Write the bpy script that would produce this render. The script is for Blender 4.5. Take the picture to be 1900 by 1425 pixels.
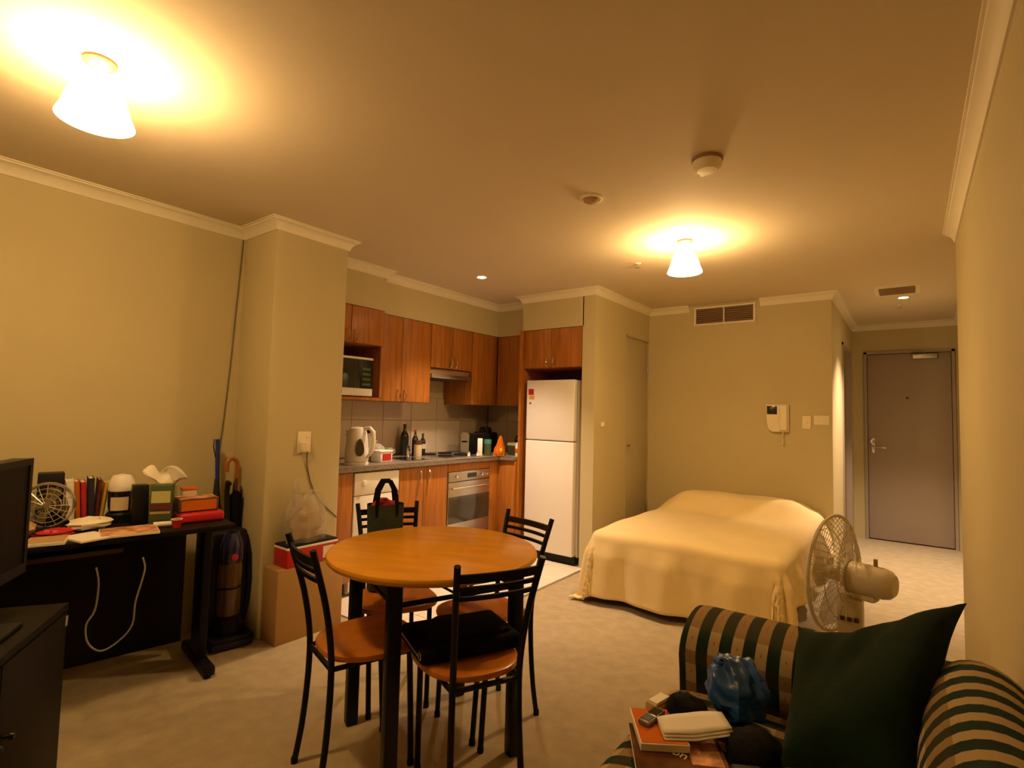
import bpy, bmesh, math, random
from mathutils import Matrix, Vector
from math import sin, cos, pi, radians, sqrt, atan2, hypot

random.seed(7)
for _o in list(bpy.data.objects):
    bpy.data.objects.remove(_o)
SC = bpy.context.scene
COL = SC.collection

# ---------------------------------------------------------------- camera, world, exposure, lamps
def camera():
    yaw, pitch, roll = 0.645629, 0.0560950, 0.0242806
    fw = Vector((-sin(yaw) * cos(pitch), cos(yaw) * cos(pitch), sin(pitch)))
    r = Vector((cos(yaw), sin(yaw), 0))
    u = r.cross(fw)
    r2 = cos(roll) * r + sin(roll) * u
    u2 = -sin(roll) * r + cos(roll) * u
    m = Matrix((r2, u2, -fw)).transposed().to_4x4()
    m.translation = (0, 0, 1.27)
    cd = bpy.data.cameras.new('camera')
    cd.sensor_width = 36
    cd.lens = 980.947 / 1900 * 36
    cd.clip_start = 0.02
    co = bpy.data.objects.new('camera', cd)
    co.matrix_world = m
    COL.objects.link(co)
    SC.camera = co
camera()

W = bpy.data.worlds.new('night')
SC.world = W
W.use_nodes = True
W.node_tree.nodes['Background'].inputs[0].default_value = (0.02, 0.02, 0.03, 1)
W.node_tree.nodes['Background'].inputs[1].default_value = 0.05

SC.view_settings.view_transform = 'Standard'
SC.view_settings.look = 'None'
SC.view_settings.exposure = 0.0
SC.view_settings.gamma = 1.0
SC.view_settings.use_curve_mapping = False
SC.cycles.use_denoising = True
SC.cycles.max_bounces = 10
SC.cycles.diffuse_bounces = 6
SC.cycles.sample_clamp_indirect = 4.0

WARM = (1.0, 0.605, 0.24)          # tungsten light seen with daylight balance
COOL = (1.0, 0.70, 0.47)           # halogen downlights
LAMP_POWER = 95.0                  # emission of the two glass shades
LAMP_POS = [(-2.03, 0.49), (-1.084, 3.16)]
SPOT_POS = [((-2.70, 3.15), 190.0), ((-0.03, 5.58), 300.0)]
H = 2.35                           # ceiling height

def spot(x, y, power):
    ld = bpy.data.lights.new('downlight_beam', 'SPOT')
    ld.energy = power
    ld.color = COOL
    ld.spot_size = radians(92)
    ld.spot_blend = 0.75
    ld.shadow_soft_size = 0.03
    o = bpy.data.objects.new('downlight_beam', ld)
    o.location = (x, y, H - 0.012)
    COL.objects.link(o)
for (p, e) in SPOT_POS:
    spot(p[0], p[1], e)

# ---------------------------------------------------------------- materials
def new_mat(name):
    m = bpy.data.materials.new(name)
    m.use_nodes = True
    return m, m.node_tree.nodes, m.node_tree.links, m.node_tree.nodes['Principled BSDF']

def mat(name, col, rough=0.55, metal=0.0, var=0.0, vscale=8.0, bump=0.0, bscale=60.0, spec=0.4, trans=0.0, alpha=1.0, stretch=(1, 1, 1), sheen=0.0):
    m, N, L, b = new_mat(name)
    b.inputs['Base Color'].default_value = (*col, 1)
    b.inputs['Roughness'].default_value = rough
    b.inputs['Metallic'].default_value = metal
    b.inputs['Specular IOR Level'].default_value = spec
    b.inputs['Transmission Weight'].default_value = trans
    b.inputs['Alpha'].default_value = alpha
    if sheen:
        b.inputs['Sheen Weight'].default_value = sheen
    if var or bump:
        tc = N.new('ShaderNodeTexCoord')
        mp = N.new('ShaderNodeMapping')
        mp.inputs['Scale'].default_value = stretch
        L.new(tc.outputs['Object'], mp.inputs['Vector'])
    if var:
        t = N.new('ShaderNodeTexNoise')
        t.inputs['Scale'].default_value = vscale
        t.inputs['Detail'].default_value = 5
        L.new(mp.outputs[0], t.inputs['Vector'])
        r = N.new('ShaderNodeValToRGB')
        r.color_ramp.elements[0].position = 0.3
        r.color_ramp.elements[1].position = 0.7
        r.color_ramp.elements[0].color = (*[c * (1 - var) for c in col], 1)
        r.color_ramp.elements[1].color = (*[min(1, c * (1 + var)) for c in col], 1)
        L.new(t.outputs['Fac'], r.inputs['Fac'])
        L.new(r.outputs['Color'], b.inputs['Base Color'])
    if bump:
        t2 = N.new('ShaderNodeTexNoise')
        t2.inputs['Scale'].default_value = bscale
        t2.inputs['Detail'].default_value = 3
        L.new(mp.outputs[0], t2.inputs['Vector'])
        bp = N.new('ShaderNodeBump')
        bp.inputs['Strength'].default_value = bump
        bp.inputs['Distance'].default_value = 0.01
        L.new(t2.outputs['Fac'], bp.inputs['Height'])
        L.new(bp.outputs['Normal'], b.inputs['Normal'])
    return m

def emit(name, col, s):
    m, N, L, b = new_mat(name)
    b.inputs['Base Color'].default_value = (0.9, 0.9, 0.85, 1)
    b.inputs['Emission Color'].default_value = (*col, 1)
    b.inputs['Emission Strength'].default_value = s
    return m

def math_node(N, L, op, a, b=None):
    n = N.new('ShaderNodeMath')
    n.operation = op
    for i, v in enumerate((a, b)):
        if v is None:
            continue
        if isinstance(v, (int, float)):
            n.inputs[i].default_value = v
        else:
            L.new(v, n.inputs[i])
    return n.outputs[0]

def mix_col(N, L, fac, a, b):
    n = N.new('ShaderNodeMix')
    n.data_type = 'RGBA'
    L.new(fac, n.inputs['Factor'])
    for k, v in (('A', a), ('B', b)):
        s = [i for i in n.inputs if i.name == k and i.type == 'RGBA'][0]
        if isinstance(v, tuple):
            s.default_value = (*v, 1)
        else:
            L.new(v, s)
    return [o for o in n.outputs if o.type == 'RGBA'][0]

def check_cloth(name, axis, period, phase, caxis, cperiod, cphase, dash=0.07):
    """woven check: green and tan stripes along one axis, faint brown cross bands and small red dashes"""
    m, N, L, b = new_mat(name)
    tc = N.new('ShaderNodeTexCoord')
    sx = N.new('ShaderNodeSeparateXYZ')
    L.new(tc.outputs['Object'], sx.inputs[0])
    p = math_node(N, L, 'FRACT', math_node(N, L, 'ADD', math_node(N, L, 'DIVIDE', sx.outputs[axis], period), phase + 50))
    q = math_node(N, L, 'FRACT', math_node(N, L, 'ADD', math_node(N, L, 'DIVIDE', sx.outputs[caxis], cperiod), cphase + 50))
    green = math_node(N, L, 'LESS_THAN', p, 0.52)
    cross = math_node(N, L, 'LESS_THAN', q, 0.42)
    tan = mix_col(N, L, cross, (0.35, 0.26, 0.135), (0.22, 0.145, 0.062))
    dark = mix_col(N, L, cross, (0.007, 0.020, 0.014), (0.020, 0.020, 0.008))
    base = mix_col(N, L, green, tan, dark)
    d1 = math_node(N, L, 'LESS_THAN', math_node(N, L, 'ABSOLUTE', math_node(N, L, 'SUBTRACT', p, 0.76)), 0.03)
    q2 = math_node(N, L, 'FRACT', math_node(N, L, 'MULTIPLY', q, 2.0))
    d2 = math_node(N, L, 'LESS_THAN', math_node(N, L, 'ABSOLUTE', math_node(N, L, 'SUBTRACT', q2, 0.5)), dash)
    base = mix_col(N, L, math_node(N, L, 'MULTIPLY', d1, d2), base, (0.25, 0.09, 0.035))
    nz = N.new('ShaderNodeTexNoise')
    nz.inputs['Scale'].default_value = 250
    L.new(tc.outputs['Object'], nz.inputs['Vector'])
    bp = N.new('ShaderNodeBump')
    bp.inputs['Strength'].default_value = 0.25
    bp.inputs['Distance'].default_value = 0.005
    L.new(nz.outputs['Fac'], bp.inputs['Height'])
    L.new(bp.outputs['Normal'], b.inputs['Normal'])
    L.new(base, b.inputs['Base Color'])
    b.inputs['Roughness'].default_value = 0.9
    b.inputs['Specular IOR Level'].default_value = 0.15
    return m

M = {}
M['wall'] = mat('wall_paint', (0.53, 0.465, 0.27), 0.7, var=0.02, vscale=3, bump=0.05, bscale=180)
M['ceiling'] = mat('ceiling_paint', (0.66, 0.58, 0.43), 0.8, bump=0.03, bscale=200)
M['cornice'] = mat('cornice_paint', (0.74, 0.69, 0.54), 0.6)
M['carpet'] = mat('carpet_wool', (0.48, 0.40, 0.26), 0.95, var=0.12, vscale=14, bump=0.5, bscale=420, spec=0.1, sheen=0.2)
M['grout'] = mat('grout', (0.30, 0.25, 0.19), 0.9)
M['tile'] = mat('glazed_floor_tile', (0.80, 0.75, 0.66), 0.3, var=0.03, vscale=5)
M['splash'] = mat('splashback_tile', (0.52, 0.43, 0.32), 0.3, var=0.03, vscale=4)
M['splash2'] = mat('stove_splash_panel', (0.66, 0.58, 0.46), 0.3)
M['cab'] = mat('cherry_laminate', (0.35, 0.125, 0.018), 0.42, var=0.24, vscale=3.0, stretch=(14, 14, 1.0))
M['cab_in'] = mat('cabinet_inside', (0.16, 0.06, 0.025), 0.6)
M['toe'] = mat('toe_kick', (0.05, 0.025, 0.015), 0.6)
M['bench'] = mat('speckled_worktop', (0.20, 0.165, 0.13), 0.35, var=0.5, vscale=120)
M['steel'] = mat('brushed_steel', (0.55, 0.53, 0.50), 0.32, 1.0, var=0.06, vscale=4, stretch=(1, 1, 40))
M['chrome'] = mat('chrome', (0.75, 0.73, 0.70), 0.15, 1.0)
M['white'] = mat('white_enamel', (0.78, 0.75, 0.70), 0.35)
M['fridge'] = mat('fridge_enamel', (0.80, 0.77, 0.72), 0.4, bump=0.03, bscale=400)
M['cream'] = mat('cream_plastic', (0.80, 0.72, 0.52), 0.4)
M['whiteplastic'] = mat('white_plastic', (0.82, 0.79, 0.72), 0.35)
M['black'] = mat('black_metal', (0.004, 0.0045, 0.005), 0.42, spec=0.22)
M['blackplastic'] = mat('black_plastic', (0.007, 0.007, 0.008), 0.45, spec=0.2)
M['blackwood'] = mat('black_ash_laminate', (0.005, 0.004, 0.0035), 0.5, spec=0.14)
M['blackcloth'] = mat('black_nylon', (0.004, 0.004, 0.004), 0.85, bump=0.25, bscale=60, spec=0.08)
M['glass_dark'] = mat('dark_glass', (0.01, 0.012, 0.012), 0.08, spec=0.6)
M['screen_tv'] = mat('matt_tv_screen', (0.004, 0.004, 0.005), 0.45, spec=0.12)
M['oven_glass'] = mat('smoked_oven_glass', (0.045, 0.04, 0.035), 0.12, spec=0.8)
M['tabletop'] = mat('honey_table_wood', (0.62, 0.275, 0.014), 0.26, var=0.10, vscale=2.2, stretch=(2, 9, 2), spec=0.5)
M['seatwood'] = mat('chair_seat_wood', (0.50, 0.17, 0.018), 0.3, var=0.15, vscale=3, stretch=(6, 1.5, 2), spec=0.45)
M['blanket'] = mat('yellow_fleece', (0.86, 0.70, 0.36), 0.95, var=0.03, vscale=5, bump=0.3, bscale=300, spec=0.1, sheen=0.4)
M['mattress'] = mat('mattress_ticking', (0.55, 0.48, 0.40), 0.9)
M['bedbase'] = mat('bed_base_cloth', (0.13, 0.08, 0.07), 0.9)
M['greenvelvet'] = mat('green_cushion_cloth', (0.005, 0.013, 0.006), 0.95, var=0.25, vscale=9, bump=0.3, bscale=25, spec=0.08, sheen=0.03)
M['check_arm'] = check_cloth('check_cloth_arm', 0, 0.068, 0.20, 2, 0.10, 0.1)
M['check_seat'] = check_cloth('check_cloth_seat', 1, 0.078, 0.0, 0, 0.10, 0.0)
M['check_back'] = check_cloth('check_cloth_back', 1, 0.070, 0.3, 2, 0.14, 0.3, 0.02)
M['fanplastic'] = mat('ivory_fan_plastic', (0.62, 0.55, 0.40), 0.4)
M['fanblade'] = mat('smoky_fan_blade', (0.60, 0.52, 0.37), 0.25, alpha=0.45)
M['door'] = mat('door_paint', (0.36, 0.30, 0.25), 0.5)
M['closetdoor'] = mat('closet_door_paint', (0.46, 0.41, 0.26), 0.5)
M['vent'] = mat('vent_dark', (0.06, 0.035, 0.02), 0.7)
M['slat'] = mat('vent_slat', (0.28, 0.18, 0.11), 0.6)
M['carton'] = mat('brown_cardboard', (0.39, 0.225, 0.08), 0.85, var=0.04, vscale=6)
M['red'] = mat('red_print', (0.45, 0.015, 0.02), 0.45)
M['orange'] = mat('orange_print', (0.52, 0.13, 0.012), 0.8, spec=0.08)
M['yellow'] = mat('yellow_print', (0.65, 0.38, 0.02), 0.5)
M['maroon'] = mat('maroon_cloth', (0.10, 0.012, 0.016), 0.6)
M['navy'] = mat('navy_cloth', (0.010, 0.012, 0.03), 0.6)
M['blueplastic'] = mat('blue_plastic', (0.015, 0.03, 0.20), 0.35)
M['capblue'] = mat('dark_blue_gloss', (0.012, 0.012, 0.06), 0.12, spec=0.8)
M['bluebag'] = mat('thin_blue_plastic', (0.008, 0.062, 0.25), 0.38, var=0.4, vscale=8, bump=0.8, bscale=22, spec=0.5)
M['paper'] = mat('white_paper', (0.80, 0.75, 0.66), 0.8)
M['print'] = mat('printed_cover', (0.46, 0.24, 0.13), 0.8, spec=0.08, var=0.7, vscale=25)
M['printbrown'] = mat('brown_printed_cover', (0.10, 0.04, 0.015), 0.8, var=0.5, vscale=14, spec=0.06)
M['tissue'] = mat('tissue_paper', (0.85, 0.80, 0.66), 0.9)
M['clear'] = mat('clear_plastic_bag', (0.62, 0.55, 0.45), 0.25, alpha=0.32, bump=0.5, bscale=12, spec=0.7, var=0.2, vscale=10)
M['glass'] = mat('clear_glass', (0.75, 0.72, 0.65), 0.08, alpha=0.35, spec=0.8)
M['bottle'] = mat('dark_bottle_glass', (0.012, 0.012, 0.012), 0.12, spec=0.7)
M['brownlid'] = mat('brown_lid', (0.08, 0.035, 0.015), 0.5)
M['beigejar'] = mat('beige_jar', (0.60, 0.48, 0.32), 0.4)
M['teal'] = mat('teal_tin', (0.05, 0.22, 0.16), 0.4)
M['olive'] = mat('olive_carton', (0.20, 0.19, 0.06), 0.6)
M['greenpr'] = mat('green_box_print', (0.05, 0.08, 0.03), 0.5)
M['palegreen'] = mat('pale_box_print', (0.50, 0.48, 0.20), 0.5)
M['tan'] = mat('tan_leather', (0.40, 0.27, 0.13), 0.6)
M['crook'] = mat('varnished_crook', (0.32, 0.11, 0.02), 0.3)
M['canister'] = mat('smoky_canister', (0.10, 0.055, 0.022), 0.15, spec=0.6)
M['redbag'] = mat('red_lining', (0.30, 0.01, 0.02), 0.8)
M['tartan'] = mat('dark_green_tartan', (0.012, 0.022, 0.012), 0.8, var=0.6, vscale=10)
M['cable_w'] = mat('white_cable', (0.22, 0.20, 0.16), 0.5)
M['cable_g'] = mat('grey_cable', (0.12, 0.10, 0.07), 0.5)
M['screen_lcd'] = mat('intercom_screen', (0.03, 0.03, 0.02), 0.2)
M['silverphone'] = mat('silver_phone', (0.30, 0.30, 0.30), 0.3, 0.8)
M['rose'] = mat('aged_brass_rose', (0.16, 0.10, 0.04), 0.6)
M['lamp'] = emit('lit_glass_shade', WARM, LAMP_POWER)
M['bulb'] = emit('lit_bulb', WARM, LAMP_POWER * 9.5)
M['bulb_dim'] = emit('lit_bulb_dimmed', WARM, LAMP_POWER * 5.0)  # dimmed to darken the near side of the room like lens vignetting
M['neck'] = emit('added_halo_glow', WARM, LAMP_POWER * 3.6)  # extra glow added to strengthen the halo on the ceiling
M['down'] = emit('lit_downlight', COOL, 60)

# ---------------------------------------------------------------- mesh helpers
def B():
    return bmesh.new()

def box(bm, x0, x1, y0, y1, z0, z1, bev=0.0, T=None, seg=2):
    r = bmesh.ops.create_cube(bm, size=1.0)
    vs = r['verts']
    for v in vs:
        v.co = Vector(((x0 + x1) / 2 + v.co.x * (x1 - x0), (y0 + y1) / 2 + v.co.y * (y1 - y0), (z0 + z1) / 2 + v.co.z * (z1 - z0)))
    if bev > 0:
        es = list({e for v in vs for e in v.link_edges})
        q = bmesh.ops.bevel(bm, geom=es, offset=bev, segments=seg, affect='EDGES', profile=0.5)
        vs = list({v for f in q['faces'] for v in f.verts} | {v for v in vs if v.is_valid})
    if T is not None:
        for v in vs:
            v.co = T @ v.co
    return bm

def tube(bm, pts, r, n=8, closed=False, caps=True):
    P = [Vector(p) for p in pts]
    k = len(P)
    rs = r if isinstance(r, (list, tuple)) else [r] * k
    rings = []
    ref = None
    for i in range(k):
        if closed:
            t = P[(i + 1) % k] - P[i - 1]
        else:
            t = P[min(i + 1, k - 1)] - P[max(i - 1, 0)]
        t.normalize()
        if ref is None:
            ref = Vector((0, 0, 1)) if abs(t.z) < 0.9 else Vector((1, 0, 0))
        a = ref - t * ref.dot(t)
        if a.length < 1e-5:
            a = t.orthogonal()
        a.normalize()
        ref = a
        b = t.cross(a)
        rings.append([bm.verts.new(P[i] + (a * cos(2 * pi * j / n) + b * sin(2 * pi * j / n)) * rs[i]) for j in range(n)])
    m = k if closed else k - 1
    for i in range(m):
        A, C = rings[i], rings[(i + 1) % k]
        for j in range(n):
            bm.faces.new((A[j], A[(j + 1) % n], C[(j + 1) % n], C[j]))
    if caps and not closed:
        bm.faces.new(rings[0][::-1])
        bm.faces.new(rings[-1])
    return bm

def smooth_path(P, m=4):
    Q = []
    for i in range(len(P) - 1):
        p0, p1, p2, p3 = P[max(i - 1, 0)], P[i], P[i + 1], P[min(i + 2, len(P) - 1)]
        for j in range(m):
            f = j / m
            Q.append(tuple(0.5 * ((2 * p1[c]) + (-p0[c] + p2[c]) * f + (2 * p0[c] - 5 * p1[c] + 4 * p2[c] - p3[c]) * f * f + (-p0[c] + 3 * p1[c] - 3 * p2[c] + p3[c]) * f ** 3) for c in range(3)))
    Q.append(tuple(P[-1]))
    return Q

def rod(bm, p0, p1, r, n=8):
    return tube(bm, [p0, p1], r, n)

def lathe(bm, prof, c=(0, 0, 0), n=24, T=None, a0=0.0, a1=2 * pi):
    """revolve (r, z) profile about the z axis through c; r == 0 ends become poles"""
    c = Vector(c)
    full = abs(a1 - a0 - 2 * pi) < 1e-6
    cols = n if full else n + 1
    rings = []
    for (r, z) in prof:
        if r < 1e-6:
            rings.append([bm.verts.new(c + Vector((0, 0, z)))])
        else:
            rings.append([bm.verts.new(c + Vector((r * cos(a0 + (a1 - a0) * j / n), r * sin(a0 + (a1 - a0) * j / n), z))) for j in range(cols)])
    for i in range(len(rings) - 1):
        A, C = rings[i], rings[i + 1]
        for j in range(n):
            a, b_ = j % cols, (j + 1) % cols
            if len(A) == 1 and len(C) == 1:
                continue
            if len(A) == 1:
                bm.faces.new((A[0], C[b_], C[a]))
            elif len(C) == 1:
                bm.faces.new((A[a], A[b_], C[0]))
            else:
                bm.faces.new((A[a], A[b_], C[b_], C[a]))
    if T is not None:
        for rg in rings:
            for v in rg:
                v.co = T @ v.co
    return bm

def prism(bm, poly, z0, z1, bev=0.0, T=None):
    lo = [bm.verts.new((p[0], p[1], z0)) for p in poly]
    hi = [bm.verts.new((p[0], p[1], z1)) for p in poly]
    n = len(poly)
    fs = [bm.faces.new(lo[::-1]), bm.faces.new(hi)]
    for i in range(n):
        fs.append(bm.faces.new((lo[i], lo[(i + 1) % n], hi[(i + 1) % n], hi[i])))
    vs = lo + hi
    if bev:
        es = list(fs[0].edges) + list(fs[1].edges)
        q = bmesh.ops.bevel(bm, geom=es, offset=bev, segments=3, affect='EDGES', profile=0.5)
        vs = list({v for f in q['faces'] for v in f.verts} | {v for v in vs if v.is_valid})
    if T is not None:
        for v in vs:
            v.co = T @ v.co
    return bm

def grid(bm, fn, nu, nv):
    vs = [[bm.verts.new(fn(i / nu, j / nv)) for j in range(nv + 1)] for i in range(nu + 1)]
    for i in range(nu):
        for j in range(nv):
            bm.faces.new((vs[i][j], vs[i + 1][j], vs[i + 1][j + 1], vs[i][j + 1]))
    return bm

def cushion(bm, sx, sy, sz, T=None, pinch=0.0, power=3.0, n=14, wr=0.0, seed=1):
    """pillow: two bulging faces meeting at a seam; corners drawn out when pinch > 0"""
    rnd = random.Random(seed)
    ph = [rnd.random() * 6 for _ in range(6)]
    top, bot = [], []
    for s, store in ((1, top), (-1, bot)):
        for i in range(n + 1):
            row = []
            for j in range(n + 1):
                u, v = -1 + 2 * i / n, -1 + 2 * j / n
                k = 1 - pinch * (1 - abs(u) ** 2) * abs(v) ** 3
                k2 = 1 - pinch * (1 - abs(v) ** 2) * abs(u) ** 3
                x, y = u * k2 * sx / 2, v * k * sy / 2
                h = (max(0, 1 - abs(u) ** power) * max(0, 1 - abs(v) ** power)) ** 0.5
                h += wr * h * (sin(u * 5 + ph[0]) * sin(v * 4 + ph[1]) + 0.6 * sin(u * 9 + v * 7 + ph[2]))
                edge = i in (0, n) or j in (0, n)
                if edge and s == -1:
                    row.append(top[i][j])
                else:
                    row.append(bm.verts.new((x, y, s * h * sz / 2)))
            store.append(row)
    for s, g in ((1, top), (-1, bot)):
        for i in range(n):
            for j in range(n):
                f = (g[i][j], g[i + 1][j], g[i + 1][j + 1], g[i][j + 1])
                bm.faces.new(f if s == 1 else f[::-1])
    if T is not None:
        for v in {v for r in top + bot for v in r}:
            v.co = T @ v.co
    return bm

def blob(bm, c, rx, ry, rz, amp=0.12, n=20, seed=1, flat=None, freq=3.0):
    """lumpy rounded body, e.g. a crumpled bag; flat = z at which the underside is pressed flat"""
    rnd = random.Random(seed)
    ph = [rnd.random() * 6.28 for _ in range(9)]
    r = bmesh.ops.create_uvsphere(bm, u_segments=n, v_segments=max(8, n * 2 // 3), radius=1.0)
    for v in r['verts']:
        d = v.co.normalized()
        k = 1 + amp * (sin(freq * d.x * 2 + ph[0]) * sin(freq * d.y * 2 + ph[1]) + 0.7 * sin(freq * 3 * d.z + ph[2] + 2 * d.x) + 0.5 * sin(freq * 4 * d.x + freq * 3 * d.y + ph[3]) + 0.35 * sin(freq * 7 * d.y - freq * 6 * d.z + ph[4]))
        z = c[2] + d.z * rz * k
        if flat is not None:
            z = max(z, flat)
        v.co = Vector((c[0] + d.x * rx * k, c[1] + d.y * ry * k, z))
    return bm

def RZ(a):
    return Matrix.Rotation(radians(a), 4, 'Z')
def RX(a):
    return Matrix.Rotation(radians(a), 4, 'X')
def RY(a):
    return Matrix.Rotation(radians(a), 4, 'Y')
def TR(*p):
    return Matrix.Translation(Vector(p if len(p) == 3 else p[0]))

# ---------------------------------------------------------------- object helpers
def make_mesh(name, bm, m, smooth=True):
    bmesh.ops.recalc_face_normals(bm, faces=bm.faces)
    me = bpy.data.meshes.new(name)
    bm.to_mesh(me)
    bm.free()
    me.materials.append(M[m])
    if smooth:
        me.shade_smooth()
        me.set_sharp_from_angle(angle=radians(38))
    return me

def setp(o, label=None, cat=None, group=None, kind=None):
    if label: o['label'] = label
    if cat: o['category'] = cat
    if group: o['group'] = group
    if kind: o['kind'] = kind
    return o

ROOTM = {}
def thing(name, label, cat, loc=(0, 0, 0), rz=0.0, group=None, kind=None):
    o = bpy.data.objects.new(name, None)
    o.empty_display_size = 0.05
    o.location = loc
    o.rotation_euler = (0, 0, radians(rz))
    COL.objects.link(o)
    ROOTM[o.name] = TR(loc) @ RZ(rz)
    return setp(o, label, cat, group, kind)

def part(root, name, bm, m, label=None, world=False, kind=None, smooth=True):
    if world:
        bm.transform(ROOTM[root.name].inverted())
    o = bpy.data.objects.new(name, make_mesh(name, bm, m, smooth))
    o.parent = root
    COL.objects.link(o)
    ROOTM[o.name] = ROOTM[root.name]
    return setp(o, label, kind=kind)

def single(name, label, cat, bm, m, loc=(0, 0, 0), rz=0.0, group=None, kind=None, world=False):
    if world:
        bm.transform((TR(loc) @ RZ(rz)).inverted())
    o = bpy.data.objects.new(name, make_mesh(name, bm, m))
    o.location = loc
    o.rotation_euler = (0, 0, radians(rz))
    COL.objects.link(o)
    ROOTM[o.name] = TR(loc) @ RZ(rz)
    return setp(o, label, cat, group, kind)

def struct(name, bm, m, label=None):
    o = bpy.data.objects.new(name, make_mesh(name, bm, m))
    COL.objects.link(o)
    ROOTM[o.name] = Matrix.Identity(4)
    return setp(o, label, kind='structure')

def bx(*a, **k):
    return box(B(), *a, **k)

def copy_thing(root, loc, rz, label, group=None):
    r = root.copy()
    COL.objects.link(r)
    r.location = loc
    r.rotation_euler = (0, 0, radians(rz))
    r['label'] = label
    ROOTM[r.name] = TR(loc) @ RZ(rz)
    for ch in list(root.children):
        c = ch.copy()
        COL.objects.link(c)
        c.parent = r
        for g in list(ch.children):
            d = g.copy()
            COL.objects.link(d)
            d.parent = c
    return r

# ================================================================ THE ROOM
fl = struct('floor', bx(-3.9, 0.8, -1.1, 7.3, -0.1, 0.0), 'carpet', 'beige carpet across the living area and hall')
# kitchen floor tiles, laid flush over a grout bed
part(fl, 'grout_bed', bx(-3.05, -2.17, 2.05, 3.93, 0.0, 0.003), 'grout')
tile_mesh = None
tw = 0.293
for i in range(3):
    for j in range(7):
        x1 = -2.172 - i * (tw + 0.004)
        y0 = 2.054 + j * (tw + 0.004)
        y1 = min(y0 + tw, 3.928)
        if y1 - y0 < 0.03:
            continue
        if tile_mesh is not None and y1 - y0 > tw - 0.001:
            o = bpy.data.objects.new('tile', tile_mesh)
            o.location = (x1 - tw, y0, 0)
            o.parent = fl
            COL.objects.link(o)
        elif y1 - y0 > tw - 0.001:
            o = part(fl, 'tile', bx(0, tw, 0, tw, 0.002, 0.008, bev=0.002, seg=1), 'tile')
            tile_mesh = o.data
            o.location = (x1 - tw, y0, 0)
        else:
            part(fl, 'tile', bx(x1 - tw, x1, y0, y1, 0.002, 0.008, bev=0.002, seg=1), 'tile')
part(fl, 'edge_strip', bx(-2.172, -2.160, 2.05, 3.93, 0.0, 0.009), 'steel', 'thin metal strip between tile and carpet')

struct('ceiling', bx(-3.9, 0.8, -1.1, 7.3, H, H + 0.1), 'ceiling')
struct('wall_left', bx(-3.36, -3.24, -1.0, 1.56, 0, H), 'wall')
bm = B()
box(bm, -3.75, -2.87, 1.55, 2.03, 0, H, bev=0.012, seg=3)
struct('wall_column', bm, 'wall')
struct('wall_kitchen', bx(-3.77, -3.67, 2.0, 4.55, 0, H), 'wall')
struct('wall_kitchen_end', bx(-3.75, -2.15, 4.45, 4.55, 0, H), 'wall')
bm = B()
prism(bm, [(-3.68, 2.02), (-3.22, 2.02), (-3.22, 2.635), (-3.30, 2.635), (-3.30, 4.13), (-2.85, 4.13), (-2.85, 3.93), (-2.21, 3.93), (-2.21, 4.46), (-3.68, 4.46)], 2.035, H)
struct('wall_kitchen_soffit', bm, 'wall')
bm = B()
box(bm, -2.22, -2.10, 3.93, 4.545, 0, H)
box(bm, -2.22, -2.10, 4.545, 5.09, 2.03, H)
box(bm, -2.22, -2.14, 4.545, 5.09, 0, 2.03)
struct('wall_closet', bm, 'wall')
struct('wall_bedroom', bx(-2.2, -0.51, 5.08, 5.22, 0, H), 'wall')
bm = B()
box(bm, -0.63, -0.51, 5.22, 5.90, 0, H)
box(bm, -0.63, -0.51, 5.90, 6.72, 2.02, H)
box(bm, -0.63, -0.58, 5.90, 6.72, 0, 2.02)
box(bm, -0.63, -0.51, 6.72, 7.1, 0, H)
struct('wall_hall_left', bm, 'wall')
bm = B()
box(bm, -0.63, -0.385, 7.05, 7.17, 0, H)
box(bm, 0.36, 0.60, 7.05, 7.17, 0, H)
box(bm, -0.385, 0.36, 7.05, 7.17, 2.03, H)
box(bm, -0.385, 0.36, 7.10, 7.17, 0, 2.03)
struct('wall_entry', bm, 'wall')
struct('wall_hall_right', bx(0.42, 0.55, 3.84, 7.1, 0, H), 'wall')
bm = B()
box(bm, 0.22, 0.55, -1.0, 3.85, 0, H, bev=0.015, seg=3)
struct('wall_right', bm, 'wall')
struct('wall_back', bx(-3.36, 0.55, -1.1, -1.0, 0, H), 'wall')

def cornice(name, path):
    prof = [(0.0, -0.062), (0.007, -0.062), (0.010, -0.050), (0.016, -0.036), (0.026, -0.024), (0.038, -0.016), (0.046, -0.012), (0.047, -0.006), (0.056, -0.005), (0.057, 0.0), (0.0, 0.0)]
    P = [Vector(p) for p in path]
    bm = B()
    rows = []
    for i, p in enumerate(P):
        def nrm(a, b):
            d = (b - a).normalized()
            return Vector((d.y, -d.x))
        if i == 0:
            mvec = nrm(P[0], P[1])
        elif i == len(P) - 1:
            mvec = nrm(P[-2], P[-1])
        else:
            n1, n2 = nrm(P[i - 1], p), nrm(p, P[i + 1])
            mvec = (n1 + n2) / (1 + n1.dot(n2))
        rows.append([bm.verts.new((p.x + mvec.x * o, p.y + mvec.y * o, H + z)) for (o, z) in prof])
    k = len(prof)
    for i in range(len(rows) - 1):
        for j in range(k):
            bm.faces.new((rows[i][j], rows[i][(j + 1) % k], rows[i + 1][(j + 1) % k], rows[i + 1][j]))
    bm.faces.new(rows[0])
    bm.faces.new(rows[-1][::-1])
    struct(name, bm, 'cornice')
cornice('trim_1', [(-3.24, -1.0), (-3.24, 1.55), (-2.87, 1.55), (-2.87, 2.03), (-3.22, 2.03), (-3.22, 2.635), (-3.30, 2.635), (-3.30, 4.13), (-2.85, 4.13), (-2.85, 3.93), (-2.10, 3.93), (-2.10, 5.08), (-1.69, 5.08)])
cornice('trim_2', [(-1.06, 5.08), (-0.51, 5.08), (-0.51, 7.05), (0.42, 7.05), (0.42, 3.85)])
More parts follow.
